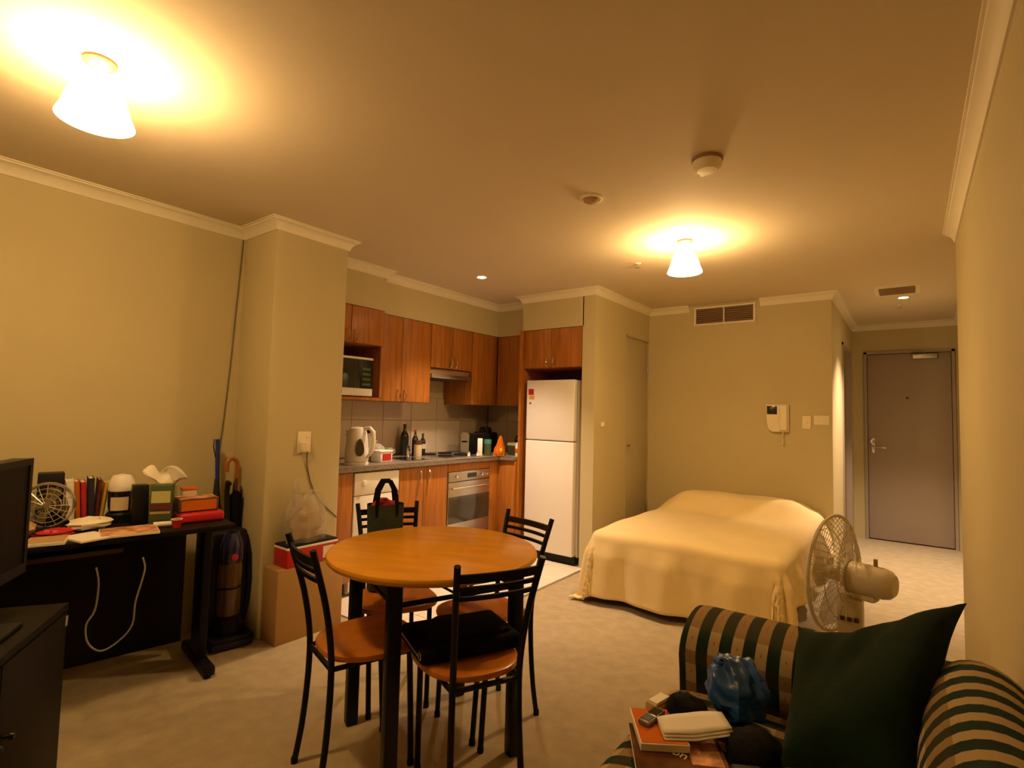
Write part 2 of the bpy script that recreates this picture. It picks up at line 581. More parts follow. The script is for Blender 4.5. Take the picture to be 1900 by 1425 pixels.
cornice('trim_3', [(0.22, 3.82), (0.22, -1.0)])

# splashback: separate panels and a paler panel behind the cooktop
sp = struct('wall_splashback', bx(-3.672, -3.664, 2.03, 4.45, 0.88, 1.40), 'grout')
for j in range(8):
    y0 = 2.035 + j * 0.324
    for (z0, z1) in ((0.882, 1.187), (1.190, 1.398)):
        y1 = min(y0 + 0.321, 4.43)
        hot = j in (4, 5) and z0 < 1
        part(sp, 'splash_tile', bx(-3.668, -3.656 if not hot else -3.652, y0, y1, z0, z1, bev=0.001, seg=1), 'splash2' if hot else 'splash')
sp2 = struct('wall_splashback_end', bx(-3.65, -2.86, 4.442, 4.449, 0.88, 1.40), 'grout')
for i in range(3):
    for (z0, z1) in ((0.882, 1.187), (1.190, 1.398)):
        x0 = -3.648 + i * 0.262
        part(sp2, 'splash_tile', bx(x0, x0 + 0.259, 4.432, 4.444, z0, z1, bev=0.001, seg=1), 'splash')

# ---- doors
d = struct('door_1', bx(-2.138, -2.116, 4.555, 5.075, 0.005, 2.02, bev=0.002), 'closetdoor', 'beige closet door beside the bed')
part(d, 'door_frame', box(box(bx(-2.14, -2.096, 4.540, 4.556, 0, 2.035), -2.14, -2.096, 4.540, 5.078, 2.02, 2.036), -2.14, -2.106, 5.072, 5.079, 0, 2.02), 'closetdoor')
bm = rod(B(), (-2.118, 4.60, 1.0), (-2.07, 4.60, 1.0), 0.009)
tube(bm, [(-2.075, 4.60, 1.0), (-2.07, 4.60, 1.0), (-2.068, 4.66, 1.0)], 0.008)
part(d, 'door_handle', bm, 'chrome')
for z in (0.35, 1.70):
    part(d, 'hinge', bx(-2.12, -2.098, 5.05, 5.075, z, z + 0.09, bev=0.003), 'steel')
d = struct('door_2', bx(-0.372, 0.347, 7.062, 7.098, 0.012, 2.018, bev=0.003), 'door', 'plain flush entry door at the end of the hall')
bm = bx(-0.402, -0.376, 7.03, 7.10, 0, 2.045)
box(bm, 0.351, 0.377, 7.03, 7.10, 0, 2.045)
box(bm, -0.402, 0.377, 7.03, 7.10, 2.022, 2.048)
part(d, 'door_frame', bm, 'door')
bm = bx(-0.345, -0.315, 7.05, 7.063, 0.94, 1.10, bev=0.004)
rod(bm, (-0.33, 7.06, 1.01), (-0.33, 7.005, 1.01), 0.010)
tube(bm, [(-0.33, 7.01, 1.01), (-0.325, 7.005, 1.01), (-0.21, 7.003, 1.0)], 0.010)
part(d, 'door_handle', bm, 'chrome')
part(d, 'deadlock', lathe(B(), [(0, 0.0), (0.024, 0.0), (0.024, 0.016), (0, 0.018)], n=16, T=TR(-0.33, 7.062, 1.06) @ RX(90)), 'chrome')
part(d, 'peephole', lathe(B(), [(0, 0), (0.012, 0), (0.010, 0.008), (0, 0.009)], n=14, T=TR(-0.02, 7.062, 1.54) @ RX(90)), 'brownlid')
bm = bx(0.03, 0.24, 7.005, 7.062, 1.955, 2.005, bev=0.006)
part(d, 'door_closer', bm, 'steel')
bm = B()
tube(bm, [(0.13, 7.02, 2.005), (0.13, 7.02, 2.02), (0.02, 6.93, 2.022), (0.10, 7.03, 2.03)], 0.007)
part(d, 'closer_arm', bm, 'steel')
part(d, 'door_gap_seal', bx(-0.372, 0.347, 7.075, 7.095, 0.0, 0.014), 'black')
d = struct('door_3', bx(-0.577, -0.55, 5.915, 6.705, 0.01, 2.0, bev=0.003), 'door', 'bathroom door in the left side of the hall')
bm = bx(-0.58, -0.498, 5.885, 5.912, 0, 2.03)
box(bm, -0.58, -0.498, 6.708, 6.735, 0, 2.03)
box(bm, -0.58, -0.498, 5.885, 6.735, 2.003, 2.03)
part(d, 'door_frame', bm, 'door')

# ================================================================ CEILING FITTINGS
def ceiling_lamp(x, y, label, bulb='bulb'):
    t = thing('ceiling_lamp', label, 'lamp', (x, y, H), group='glass bell ceiling lamps')
    part(t, 'ceiling_rose', lathe(B(), [(0, 0.0), (0.046, 0.0), (0.046, -0.008), (0.034, -0.020), (0.018, -0.026), (0, -0.026)], n=24), 'rose')
    part(t, 'lamp_holder', lathe(B(), [(0.016, -0.024), (0.018, -0.05), (0.024, -0.052), (0.026, -0.082), (0, -0.084)], n=20), 'cream')
    prof = [(0.027, -0.066), (0.036, -0.068), (0.054, -0.080), (0.070, -0.102), (0.080, -0.130), (0.088, -0.162), (0.102, -0.196), (0.100, -0.197), (0.085, -0.162), (0.077, -0.130), (0.067, -0.104), (0.052, -0.083), (0.034, -0.071), (0.027, -0.069)]
    part(t, 'lamp_shade', lathe(B(), prof, n=32), 'lamp', 'glowing frosted glass bell shade')
    part(t, 'bulb', lathe(B(), [(0, -0.082), (0.016, -0.086), (0.022, -0.11), (0.030, -0.135), (0.028, -0.155), (0.016, -0.17), (0, -0.174)], n=20), bulb)
    part(t, 'halo_ring', lathe(B(), [(0.0275, -0.062), (0.040, -0.0625), (0.0415, -0.068), (0.036, -0.0685), (0.0275, -0.066)], n=32), 'neck', 'added glowing ring that whitens the ceiling around the lamp')  # light-giving ring added for the ceiling halo
ceiling_lamp(*LAMP_POS[0], 'lit glass bell lamp on the ceiling over the cluttered desk side', 'bulb_dim')
ceiling_lamp(*LAMP_POS[1], 'lit glass bell lamp on the ceiling in front of the bed')

t = thing('smoke_detector', 'round off-white smoke detector on the ceiling, nearest the camera', 'detector', (-0.66, 2.19, H))
part(t, 'base', lathe(B(), [(0, 0), (0.062, 0), (0.062, -0.014), (0, -0.014)], n=28), 'slat')
part(t, 'body', lathe(B(), [(0.058, -0.014), (0.060, -0.02), (0.056, -0.038), (0.040, -0.052), (0.0, -0.054)], n=28), 'cream')
part(t, 'test_button', lathe(B(), [(0, -0.054), (0.014, -0.053), (0.013, -0.058), (0, -0.059)], c=(-0.025, 0.03, 0.006), n=14), 'whiteplastic')
t = thing('ceiling_speaker', 'small tan domed disc fitting flat on the ceiling left of the detector', 'speaker', (-1.253, 2.282, H))
part(t, 'ring', lathe(B(), [(0, 0), (0.060, 0), (0.060, -0.005), (0.046, -0.009), (0.044, -0.004), (0, -0.004)], n=28), 'cream')
part(t, 'dome', lathe(B(), [(0.040, -0.005), (0.038, -0.016), (0.022, -0.024), (0, -0.026)], n=24), 'tan')
def sprinkler(x, y, label):
    t = thing('sprinkler_head', label, 'sprinkler', (x, y, H))
    part(t, 'escutcheon', lathe(B(), [(0, 0), (0.022, 0), (0.020, -0.006), (0, -0.008)], n=16), 'cream')
    part(t, 'nozzle', lathe(B(), [(0.006, -0.007), (0.006, -0.026), (0.016, -0.028), (0.016, -0.030), (0, -0.031)], n=12), 'steel')
sprinkler(-1.52, 3.46, 'small sprinkler head on the ceiling left of the lamp before the bed')
sprinkler(-0.06, 5.95, 'small sprinkler head on the hall ceiling beyond the downlight')
def downlight(x, y, label):
    t = thing('downlight', label, 'downlight', (x, y, H), group='recessed halogen downlights')
    part(t, 'trim_ring', lathe(B(), [(0.034, 0), (0.046, 0), (0.044, -0.007), (0.036, -0.008), (0.034, -0.002)], n=24), 'cream')
    part(t, 'lit_lens', lathe(B(), [(0, -0.003), (0.034, -0.003)], n=20), 'down')
downlight(*SPOT_POS[0][0], 'bright round downlight in the ceiling over the kitchen')
downlight(*SPOT_POS[1][0], 'bright round downlight in the ceiling of the hall')
t = thing('hall_vent', 'square dark air grille on the hall ceiling', 'vent', (-0.07, 5.25, H))
part(t, 'frame', box(box(box(bx(-0.15, 0.15, -0.17, -0.14, -0.01, 0), -0.15, 0.15, 0.14, 0.17, -0.01, 0), -0.15, -0.12, -0.14, 0.14, -0.01, 0), 0.12, 0.15, -0.14, 0.14, -0.01, 0), 'cornice')
part(t, 'backing', bx(-0.12, 0.12, -0.14, 0.14, -0.003, 0), 'vent')
for k in range(7):
    part(t, 'slat', box(B(), -0.12, 0.12, -0.004, 0.004, -0.008, 0.008, T=TR(0, -0.12 + k * 0.04, -0.007) @ RX(35)), 'slat')

# air conditioning grille on the bedroom wall
t = thing('wall_vent', 'rectangular cream air grille high on the bedroom wall above the bed', 'vent', (-1.37, 5.08, 2.15))
bm = B()
box(bm, -0.275, 0.275, -0.022, 0, 0, 0.018, bev=0.002)
box(bm, -0.275, 0.275, -0.022, 0, 0.158, 0.176, bev=0.002)
box(bm, -0.275, -0.255, -0.022, 0, 0.018, 0.158, bev=0.002)
box(bm, 0.255, 0.275, -0.022, 0, 0.018, 0.158, bev=0.002)
box(bm, -0.005, 0.005, -0.022, 0, 0.018, 0.158)
part(t, 'frame', bm, 'cornice')
part(t, 'backing', bx(-0.256, 0.256, -0.004, 0, 0.016, 0.16), 'vent')
for s in (-0.13, 0.13):
    for k in range(7):
        part(t, 'slat', box(B(), -0.124, 0.124, -0.008, 0.008, -0.0015, 0.0015, T=TR(s, -0.012, 0.030 + k * 0.0195) @ RX(-38)), 'slat')

# ================================================================ WALL FITTINGS
t = thing('intercom', 'cream door phone with small dark screen and hanging cord, beside the switches', 'intercom', (-0.92, 5.08, 1.17))
prism_pts = [(-0.09, 0.235), (0.09, 0.235), (0.09, 0.0), (-0.045, 0.0), (-0.07, 0.025), (-0.08, 0.09)]
part(t, 'body', prism(B(), prism_pts, 0, 0.045, bev=0.006, T=RX(90)), 'cream')
part(t, 'screen', bx(-0.078, 0.002, -0.0475, -0.044, 0.15, 0.222, bev=0.001), 'screen_lcd')
bm = B()
box(bm, 0.022, 0.082, -0.072, -0.045, 0.012, 0.228, bev=0.010)
part(t, 'handset', bm, 'cream')
part(t, 'button', bx(-0.05, -0.02, -0.0485, -0.044, 0.05, 0.065, bev=0.002), 'whiteplastic')
pts = [(0.045 + 0.006 * cos(k * 1.5), -0.035 + 0.006 * sin(k * 1.5), 0.0 - k * 0.0026) for k in range(44)]
part(t, 'coiled_cord', tube(B(), pts, 0.003, 5), 'cream')
def switch(name, label, loc, rz, w, h, n):
    t = thing(name, label, 'switch', loc, rz)
    part(t, 'plate', bx(-w / 2, w / 2, -0.010, 0, 0, h, bev=0.003), 'cream')
    for k in range(n):
        cx = (k - (n - 1) / 2) * w / max(n, 1) * 0.7
        part(t, 'rocker', box(B(), cx - 0.006, cx + 0.006, -0.0145, -0.009, h / 2 - 0.011, h / 2 + 0.011, bev=0.001), 'whiteplastic')
switch('light_switch', 'upright cream switch plate right of the door phone', (-0.698, 5.08, 1.20), 0, 0.066, 0.112, 1)
switch('light_switch', 'wide cream switch plate at the hall corner', (-0.588, 5.08, 1.238), 0, 0.112, 0.078, 3)
switch('light_switch', 'tiny cream switch on the closet wall left of the closet door', (-2.10, 4.08, 1.175), 90, 0.060, 0.045, 2)
t = thing('wall_socket', 'cream wall socket on the pillar with a plugged-in adapter', 'socket', (-2.87, 1.775, 1.01), 90)
part(t, 'plate', bx(-0.042, 0.042, -0.010, 0, 0, 0.125, bev=0.003), 'cream')
part(t, 'switch_rocker', bx(0.008, 0.022, -0.0145, -0.009, 0.09, 0.108, bev=0.001), 'whiteplastic')
part(t, 'adapter', bx(-0.034, 0.016, -0.045, -0.009, 0.008, 0.066, bev=0.006), 'cream')
def W2(y, z, x=-2.864):
    return (x, y, z)
bm = tube(B(), [(-2.84, 1.785, 1.02), (-2.855, 1.79, 0.985), W2(1.80, 0.93), W2(1.825, 0.84), W2(1.86, 0.76), W2(1.92, 0.69), W2(1.975, 0.64), W2(2.02, 0.60)], 0.0035, 6)
single('power_cord', 'thin dark cord running down from the pillar socket', 'cord', bm, 'cable_g', (-2.864, 1.8, 0.6), world=True)
bm = tube(B(), [(-3.232, 1.535, H - 0.063), (-3.230, 1.525, 2.1), (-3.231, 1.51, 1.8), (-3.230, 1.495, 1.5), (-3.232, 1.48, 1.25), (-3.231, 1.46, 1.0), (-3.231, 1.455, 0.86)], 0.0033, 6)
single('corner_cable', 'thin dark cable hanging in the corner between left wall and pillar', 'cable', bm, 'cable_g', (-3.23, 1.5, 0.86), world=True)

# ================================================================ KITCHEN
def bow_handle(bm, p, axis, length, out, r=0.005):
    """bow handle centred at p; axis 'z' runs vertically, out = outward unit vector"""
    a = Vector((0, 0, 1)) if axis == 'z' else Vector((0, 1, 0))
    o = Vector(out)
    p = Vector(p)
    pts = [p - a * length / 2, p - a * length / 2 + o * 0.016, p - a * length * 0.25 + o * 0.026, p + o * 0.03, p + a * length * 0.25 + o * 0.026, p + a * length / 2 + o * 0.016, p + a * length / 2]
    tube(bm, pts, r, 8)

def cabinet(name, label, xb, xf, y0, y1, z0, z1, splits, handles, loc=None, face='x', toe=False, group=None, bottom_open=None):
    """cabinet against the kitchen wall; doors on the +x face (face='x') or on the -y face (face='y': xb,xf are then the x range and y0 the front)"""
    t = thing(name, label, 'cabinet', ((xb + xf) / 2, (y0 + y1) / 2, z0), group=group)
    th = 0.018
    if face == 'x':
        bm = bx(xb, xf - th, y0, y1, z0, z1)
        part(t, 'body', bm, 'cab', world=True)
        ys = [y0] + splits + [y1]
        for k in range(len(ys) - 1):
            dr = part(t, 'door', bx(xf - th + 0.001, xf, ys[k] + 0.002, ys[k + 1] - 0.002, z0 + 0.002, z1 - 0.002, bev=0.002), 'cab', world=True)
            for (hk, hy, hz) in handles:
                if hk == k:
                    bm = B()
                    bow_handle(bm, (xf - 0.002, hy, hz), 'z', 0.085, (1, 0, 0))
                    part(dr, 'handle', bm, 'chrome', world=True)
    else:
        bm = bx(xb, xf, y0 + th, y1, z0, z1)
        part(t, 'body', bm, 'cab', world=True)
        xs = [xb] + splits + [xf]
        for k in range(len(xs) - 1):
            dr = part(t, 'door', bx(xs[k] + 0.002, xs[k + 1] - 0.002, y0, y0 + th - 0.001, z0 + 0.002, z1 - 0.002, bev=0.002), 'cab', world=True)
            for (hk, hx, hz) in handles:
                if hk == k:
                    bm = B()
                    bow_handle(bm, (hx, y0 + 0.002, hz), 'z', 0.085, (0, -1, 0))
                    part(dr, 'handle', bm, 'chrome', world=True)
    return t

XB = -3.655
# microwave cabinet: doors above an open niche
t = cabinet('upper_cabinet', 'upper cherry cabinet with two short doors above the microwave niche', XB, -3.222, 2.035, 2.632, 1.76, 2.033, [2.33], [(0, 2.30, 1.81), (1, 2.36, 1.81)])
bm = bx(XB, -3.235, 2.614, 2.632, 1.36, 1.76)
box(bm, XB, -3.235, 2.035, 2.050, 1.36, 1.76)
box(bm, XB, -3.235, 2.035, 2.632, 1.345, 1.366)
part(t, 'niche_panels', bm, 'cab', world=True)
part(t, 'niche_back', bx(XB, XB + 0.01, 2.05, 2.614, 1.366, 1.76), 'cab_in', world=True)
cabinet('upper_cabinet', 'tall upper cherry cabinet with two full doors left of the range hood', XB, -3.30, 2.637, 3.208, 1.345, 2.033, [2.886], [(0, 2.852, 1.40), (1, 2.92, 1.40)])
cabinet('upper_cabinet', 'short upper cherry cabinet with two doors above the range hood', XB, -3.30, 3.212, 3.744, 1.655, 2.033, [3.478], [(0, 3.445, 1.71), (1, 3.511, 1.71)])
cabinet('upper_cabinet', 'upper cherry cabinet in the kitchen corner right of the range hood', XB, -3.30, 3.748, 4.128, 1.345, 2.033, [], [])
cabinet('upper_cabinet', 'upper cherry cabinet facing forward between corner and fridge', -3.298, -2.862, 4.132, 4.43, 1.345, 2.033, [], [], face='y')
t = cabinet('fridge_cabinet', 'cherry cabinet with two doors above the white fridge and its tall side panel', -2.832, -2.224, 3.932, 4.44, 1.685, 2.033, [-2.535], [(0, -2.57, 1.735), (1, -2.50, 1.735)], face='y')
part(t, 'side_panel', bx(-2.858, -2.834, 3.90, 4.44, 0.0, 2.033), 'cab', world=True)
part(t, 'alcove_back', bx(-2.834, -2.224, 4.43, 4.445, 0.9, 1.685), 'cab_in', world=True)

# range hood
t = thing('range_hood', 'slim dark steel range hood under the short upper cabinet', 'hood', (-3.45, 3.478, 1.56))
bm = bx(XB, -3.33, 3.216, 3.740, 1.60, 1.652)
part(t, 'body', bm, 'blackplastic', world=True)
bm = bx(-3.60, -3.285, 3.216, 3.740, 1.565, 1.60, bev=0.004)
part(t, 'pull_out_visor', bm, 'steel', world=True)
part(t, 'filter', bx(-3.58, -3.30, 3.25, 3.70, 1.560, 1.566), 'vent', world=True)
part(t, 'front_panel', bx(-3.331, -3.322, 3.222, 3.734, 1.604, 1.648, bev=0.002), 'slat', world=True)

# microwave
t = thing('microwave', 'white microwave with dark door in the open niche behind the pillar', 'microwave', (-3.42, 2.32, 1.366))
part(t, 'body', bx(-3.62, -3.26, 2.06, 2.555, 1.374, 1.662, bev=0.006), 'white', world=True)
part(t, 'front_frame', bx(-3.262, -3.244, 2.06, 2.555, 1.374, 1.662, bev=0.004), 'white', world=True)
part(t, 'door_window', bx(-3.246, -3.240, 2.07, 2.43, 1.43, 1.645, bev=0.002), 'glass_dark', world=True)
part(t, 'control_panel', bx(-3.246, -3.240, 2.433, 2.552, 1.43, 1.645, bev=0.002), 'blackplastic', world=True)
for k in range(4):
    part(t, 'button', bx(-3.241, -3.238, 2.455, 2.53, 1.45 + k * 0.038, 1.47 + k * 0.038, bev=0.001), 'greenpr', world=True)
for (a, b) in ((-3.58, 2.10), (-3.58, 2.5), (-3.30, 2.10), (-3.30, 2.5)):
    part(t, 'foot', bx(a - 0.012, a + 0.012, b - 0.012, b + 0.012, 1.366, 1.375), 'blackplastic', world=True)

# base units
XF = -3.05
def base_unit(name, label, y0, y1, splits, handles):
    t = cabinet(name, label, XB, XF, y0, y1, 0.10, 0.843, splits, handles)
    part(t, 'toe_kick', bx(XB, XF - 0.06, y0, y1, 0.008, 0.10), 'toe', world=True)
    return t
base_unit('base_cabinet', 'narrow cherry base cabinet beside the pillar left of the dishwasher', 2.035, 2.272, [], [(0, 2.10, 0.76)])
base_unit('base_cabinet', 'cherry base cabinet under the sink with two doors and arched handles', 2.682, 3.200, [2.931], [(0, 2.885, 0.765), (1, 2.977, 0.765)])
t = base_unit('base_cabinet', 'cherry base cabinet in the kitchen corner right of the oven', 3.745, 4.40, [3.868], [])
t = cabinet('base_cabinet', 'cherry base cabinet between the corner and the fridge panel', -3.046, -2.862, 3.872, 4.42, 0.10, 0.843, [], [], face='y')
part(t, 'toe_kick', bx(-3.046, -2.862, 3.93, 4.42, 0.008, 0.10), 'toe', world=True)

t = thing('dishwasher', 'white front-loading dishwasher under the worktop beside the pillar', 'dishwasher', (-3.34, 2.476, 0.0))
part(t, 'body', bx(XB, XF - 0.02, 2.278, 2.676, 0.03, 0.835), 'white', world=True)
part(t, 'door', bx(XF - 0.019, XF + 0.004, 2.280, 2.674, 0.12, 0.675, bev=0.004), 'white', world=True)
cp = part(t, 'control_panel', bx(XF - 0.019, XF + 0.006, 2.280, 2.674, 0.68, 0.832, bev=0.004), 'white', world=True)
part(cp, 'knob', lathe(B(), [(0, 0), (0.02, 0), (0.018, 0.018), (0, 0.019)], n=18, T=TR(XF + 0.006, 2.36, 0.765) @ RY(90)), 'whiteplastic', world=True)
part(t, 'plinth', bx(XB, XF - 0.05, 2.282, 2.672, 0.008, 0.115), 'white', world=True)

t = thing('oven', 'built-in steel oven with dark glass door below the cooktop', 'oven', (-3.34, 3.472, 0.10))
part(t, 'housing', bx(XB, XF - 0.025, 3.203, 3.742, 0.10, 0.843), 'cab', world=True)
part(t, 'top_rail', bx(XF - 0.025, XF, 3.205, 3.740, 0.775, 0.842, bev=0.002), 'cab', world=True)
cp = part(t, 'control_panel', bx(XF - 0.025, XF + 0.004, 3.207, 3.738, 0.690, 0.772, bev=0.003), 'steel', world=True)
part(cp, 'clock_display', bx(XF + 0.003, XF + 0.0055, 3.44, 3.56, 0.712, 0.752), 'glass_dark', world=True)
for y in (3.29, 3.62, 3.69):
    part(cp, 'knob', lathe(B(), [(0, 0), (0.017, 0), (0.014, 0.022), (0, 0.023)], n=18, T=TR(XF + 0.004, y, 0.731) @ RY(90)), 'chrome', world=True)
dr = part(t, 'door', bx(XF - 0.025, XF + 0.004, 3.207, 3.738, 0.235, 0.685, bev=0.003), 'steel', world=True)
part(dr, 'glass_window', bx(XF + 0.002, XF + 0.007, 3.212, 3.733, 0.345, 0.565, bev=0.001), 'oven_glass', world=True)
bm = rod(B(), (XF + 0.035, 3.225, 0.640), (XF + 0.035, 3.72, 0.640), 0.009)
rod(bm, (XF, 3.25, 0.640), (XF + 0.035, 3.25, 0.640), 0.007)
rod(bm, (XF, 3.695, 0.640), (XF + 0.035, 3.695, 0.640), 0.007)
part(dr, 'handle', bm, 'chrome', world=True)
part(t, 'lower_panel', bx(XF - 0.025, XF, 3.205, 3.740, 0.105, 0.232, bev=0.002), 'cab', world=True)
part(t, 'toe_kick', bx(XB, XF - 0.06, 3.203, 3.742, 0.008, 0.099), 'toe', world=True)

bm = prism(B(), [(-3.655, 2.035), (-3.028, 2.035), (-3.028, 3.850), (-2.862, 3.850), (-2.862, 4.43), (-3.655, 4.43)], 0.845, 0.88, bev=0.006)
single('worktop', 'long speckled brown worktop running from pillar to fridge panel', 'worktop', bm, 'bench', (-3.3, 3.2, 0.845), world=True)
t = thing('sink', 'inset stainless sink with drainer and tap in the worktop', 'sink', (-3.28, 2.98, 0.88))
bm = bx(-3.45, -3.10, 2.83, 3.14, 0.880, 0.884, bev=0.0015)
part(t, 'rim', bm, 'steel', world=True)
bm = B()
bm2 = box(bm, -3.41, -3.14, 2.86, 3.06, 0.884, 0.886)
part(t, 'basin_shade', bm, 'glass_dark', world=True)  # flat dark plate painting the shaded hollow of the sink
bm = rod(B(), (-3.43, 3.10, 0.884), (-3.43, 3.10, 0.95), 0.012)
tube(bm, [(-3.43, 3.10, 0.94), (-3.428, 3.098, 0.96), (-3.41, 3.09, 0.972), (-3.36, 3.05, 0.968), (-3.31, 3.01, 0.95)], 0.009)
part(t, 'tap', bm, 'chrome', world=True)
t = thing('cooktop', 'dark glass cooktop set in the worktop above the oven', 'cooktop', (-3.34, 3.47, 0.88))
part(t, 'plate', bx(-3.58, -3.10, 3.24, 3.70, 0.880, 0.886, bev=0.002), 'steel', world=True)
for (a, b, r) in ((-3.46, 3.36, 0.08), (-3.46, 3.58, 0.065), (-3.24, 3.36, 0.065), (-3.24, 3.58, 0.08)):
    part(t, 'hotplate', lathe(B(), [(0, 0), (r, 0), (r, 0.008), (r - 0.008, 0.012), (0, 0.011)], c=(a, b, 0.886), n=24), 'blackplastic', world=True)

# fridge
t = thing('fridge', 'white two-door fridge freezer in the alcove beside the kitchen', 'fridge', (-2.53, 4.1, 0.0))
part(t, 'body', bx(-2.785, -2.27, 3.985, 4.42, 0.06, 1.572, bev=0.008), 'fridge', world=True)
dr = part(t, 'door', bx(-2.787, -2.287, 3.925, 3.983, 0.075, 1.036, bev=0.008, seg=3), 'fridge', 'tall lower fridge door', world=True)
part(dr, 'handle_recess', bx(-2.782, -2.30, 3.935, 3.975, 1.036, 1.044), 'slat', world=True)
dr = part(t, 'door', bx(-2.787, -2.287, 3.925, 3.983, 1.045, 1.576, bev=0.008, seg=3), 'fridge', 'short freezer door at the top', world=True)
part(dr, 'energy_sticker', bx(-2.765, -2.708, 3.9235, 3.926, 1.445, 1.498), 'red', 'red energy rating sticker', world=True)
part(dr, 'sticker', bx(-2.755, -2.70, 3.9235, 3.926, 1.405, 1.438), 'yellow', 'small yellow sticker', world=True)
part(dr, 'magnet', bx(-2.752, -2.735, 3.9225, 3.926, 1.36, 1.378), 'red', 'tiny red magnet', world=True)
part(t, 'kick_plate', bx(-2.78, -2.275, 3.95, 4.0, 0.012, 0.068), 'blackplastic', world=True)
for x in (-2.74, -2.32):
    part(t, 'foot', rod(B(), (x, 4.02, 0.002), (x, 4.02, 0.07), 0.018), 'blackplastic', world=True)

# things on the worktop
ZW = 0.88
t = thing('kettle', 'large white electric jug kettle at the pillar end of the worktop', 'kettle', (-3.19, 2.395, ZW), 22)
part(t, 'base', lathe(B(), [(0, 0), (0.085, 0), (0.085, 0.016), (0.07, 0.022), (0, 0.022)], n=28), 'whiteplastic')
part(t, 'jug', lathe(B(), [(0, 0.022), (0.080, 0.022), (0.084, 0.04), (0.082, 0.10), (0.075, 0.17), (0.068, 0.225), (0.060, 0.245), (0, 0.25)], n=32), 'whiteplastic')
part(t, 'lid', lathe(B(), [(0.060, 0.245), (0.056, 0.258), (0.03, 0.268), (0, 0.270)], n=24), 'whiteplastic')
tz = [(0.055, 0, 0.255), (0.10, 0, 0.262), (0.128, 0, 0.235), (0.132, 0, 0.17), (0.118, 0, 0.09), (0.082, 0, 0.05)]
part(t, 'handle', tube(B(), tz, [0.012, 0.014, 0.015, 0.015, 0.013, 0.010], 10), 'whiteplastic')
part(t, 'spout', prism(B(), [(-0.062, -0.022), (-0.062, 0.022), (-0.092, 0.0)], 0.195, 0.245, bev=0.004), 'whiteplastic')
T_ = RZ(45) @ TR(0.0, -0.0815, 0.125) @ RX(86)
bm = prism(B(), [(0.030 * cos(a) * (1 - 0.3 * sin(a)), 0.062 * sin(a)) for a in [2 * pi * k / 20 for k in range(20)]], -0.006, 0.003, T=T_)
part(t, 'water_window', bm, 'oven_glass', 'grey oval water window')

single('brown_jar', 'dark brown jar half hidden behind the pillar edge', 'jar', lathe(B(), [(0, 0), (0.04, 0), (0.045, 0.02), (0.045, 0.15), (0.03, 0.18), (0, 0.182)], n=20), 'brownlid', (-3.40, 2.27, ZW))
t = thing('soap_bottle', 'white pump bottle with black cap behind the glass dome', 'bottle', (-3.585, 2.80, ZW))
part(t, 'body', lathe(B(), [(0, 0), (0.036, 0), (0.038, 0.02), (0.036, 0.15), (0.014, 0.185), (0.013, 0.20), (0, 0.20)], n=20), 'whiteplastic')
bm = lathe(B(), [(0.016, 0.20), (0.016, 0.222), (0.008, 0.224), (0.008, 0.24), (0, 0.241)], n=14)
part(t, 'pump_cap', bm, 'blackplastic')
t = thing('glass_dome', 'clear glass dome dish standing behind the margarine tub', 'dish', (-3.40, 2.735, ZW))
part(t, 'dish', lathe(B(), [(0, 0), (0.075, 0), (0.088, 0.012), (0.084, 0.016), (0, 0.014)], n=28), 'whiteplastic')
part(t, 'dome', lathe(B(), [(0.082, 0.016), (0.080, 0.06), (0.066, 0.10), (0.035, 0.125), (0, 0.13)], n=28), 'glass')
part(t, 'knob', lathe(B(), [(0.008, 0.128), (0.007, 0.138), (0.014, 0.146), (0, 0.154)], n=14), 'glass')
t = thing('margarine_tub', 'white rectangular tub with a red front beside the kettle', 'tub', (-3.235, 2.655, ZW), 8)
part(t, 'tub', bx(-0.055, 0.055, -0.065, 0.065, 0, 0.075, bev=0.006), 'whiteplastic')
part(t, 'lid', bx(-0.060, 0.060, -0.070, 0.070, 0.074, 0.088, bev=0.004), 'whiteplastic')
part(t, 'red_label', bx(0.054, 0.0565, -0.045, 0.05, 0.012, 0.064), 'red')
single('olive_carton', 'small olive green carton between kettle and margarine tub', 'carton', bx(-0.035, 0.035, -0.038, 0.038, 0, 0.082, bev=0.002), 'olive', (-3.30, 2.545, ZW))
t = thing('mug', 'clear glass mug standing right of the margarine tub', 'mug', (-3.54, 2.97, ZW), 60)
part(t, 'cup', lathe(B(), [(0, 0), (0.034, 0), (0.040, 0.08), (0.037, 0.08), (0.031, 0.006), (0, 0.006)], n=20), 'glass')
part(t, 'handle', tube(B(), [(0.037, 0, 0.066), (0.06, 0, 0.06), (0.064, 0, 0.04), (0.035, 0, 0.02)], 0.005, 6), 'glass')
def bottle(label, loc, h, r, lab, cap):
    t = thing('bottle', label, 'bottle', loc, 20)
    part(t, 'body', lathe(B(), [(0, 0), (r, 0), (r, h * 0.6), (r * 0.85, h * 0.68), (r * 0.36, h * 0.80), (r * 0.33, h * 0.93), (0, h * 0.93)], n=20), 'bottle')
    part(t, 'cap', lathe(B(), [(r * 0.38, h * 0.90), (r * 0.40, h), (0, h + 0.001)], n=14), cap)
    if lab:
        part(t, 'label', lathe(B(), [(r + 0.001, h * 0.30), (r + 0.001, h * 0.52)], n=16, a0=-1.4, a1=1.1), lab)
bottle('tallest dark wine bottle standing behind the sink', (-3.575, 3.185, ZW), 0.275, 0.038, None, 'maroon')
bottle('slim dark bottle with white label right of the tallest bottle', (-3.52, 3.262, ZW), 0.225, 0.028, 'whiteplastic', 'red')
bottle('short dark sauce bottle beside the beige jar', (-3.50, 3.335, ZW + 0.006 * 0), 0.195, 0.026, 'beigejar', 'brownlid')
t = thing('beige_jar', 'beige jar with dark brown lid near the cooktop', 'jar', (-3.46, 3.29, ZW + 0.006))
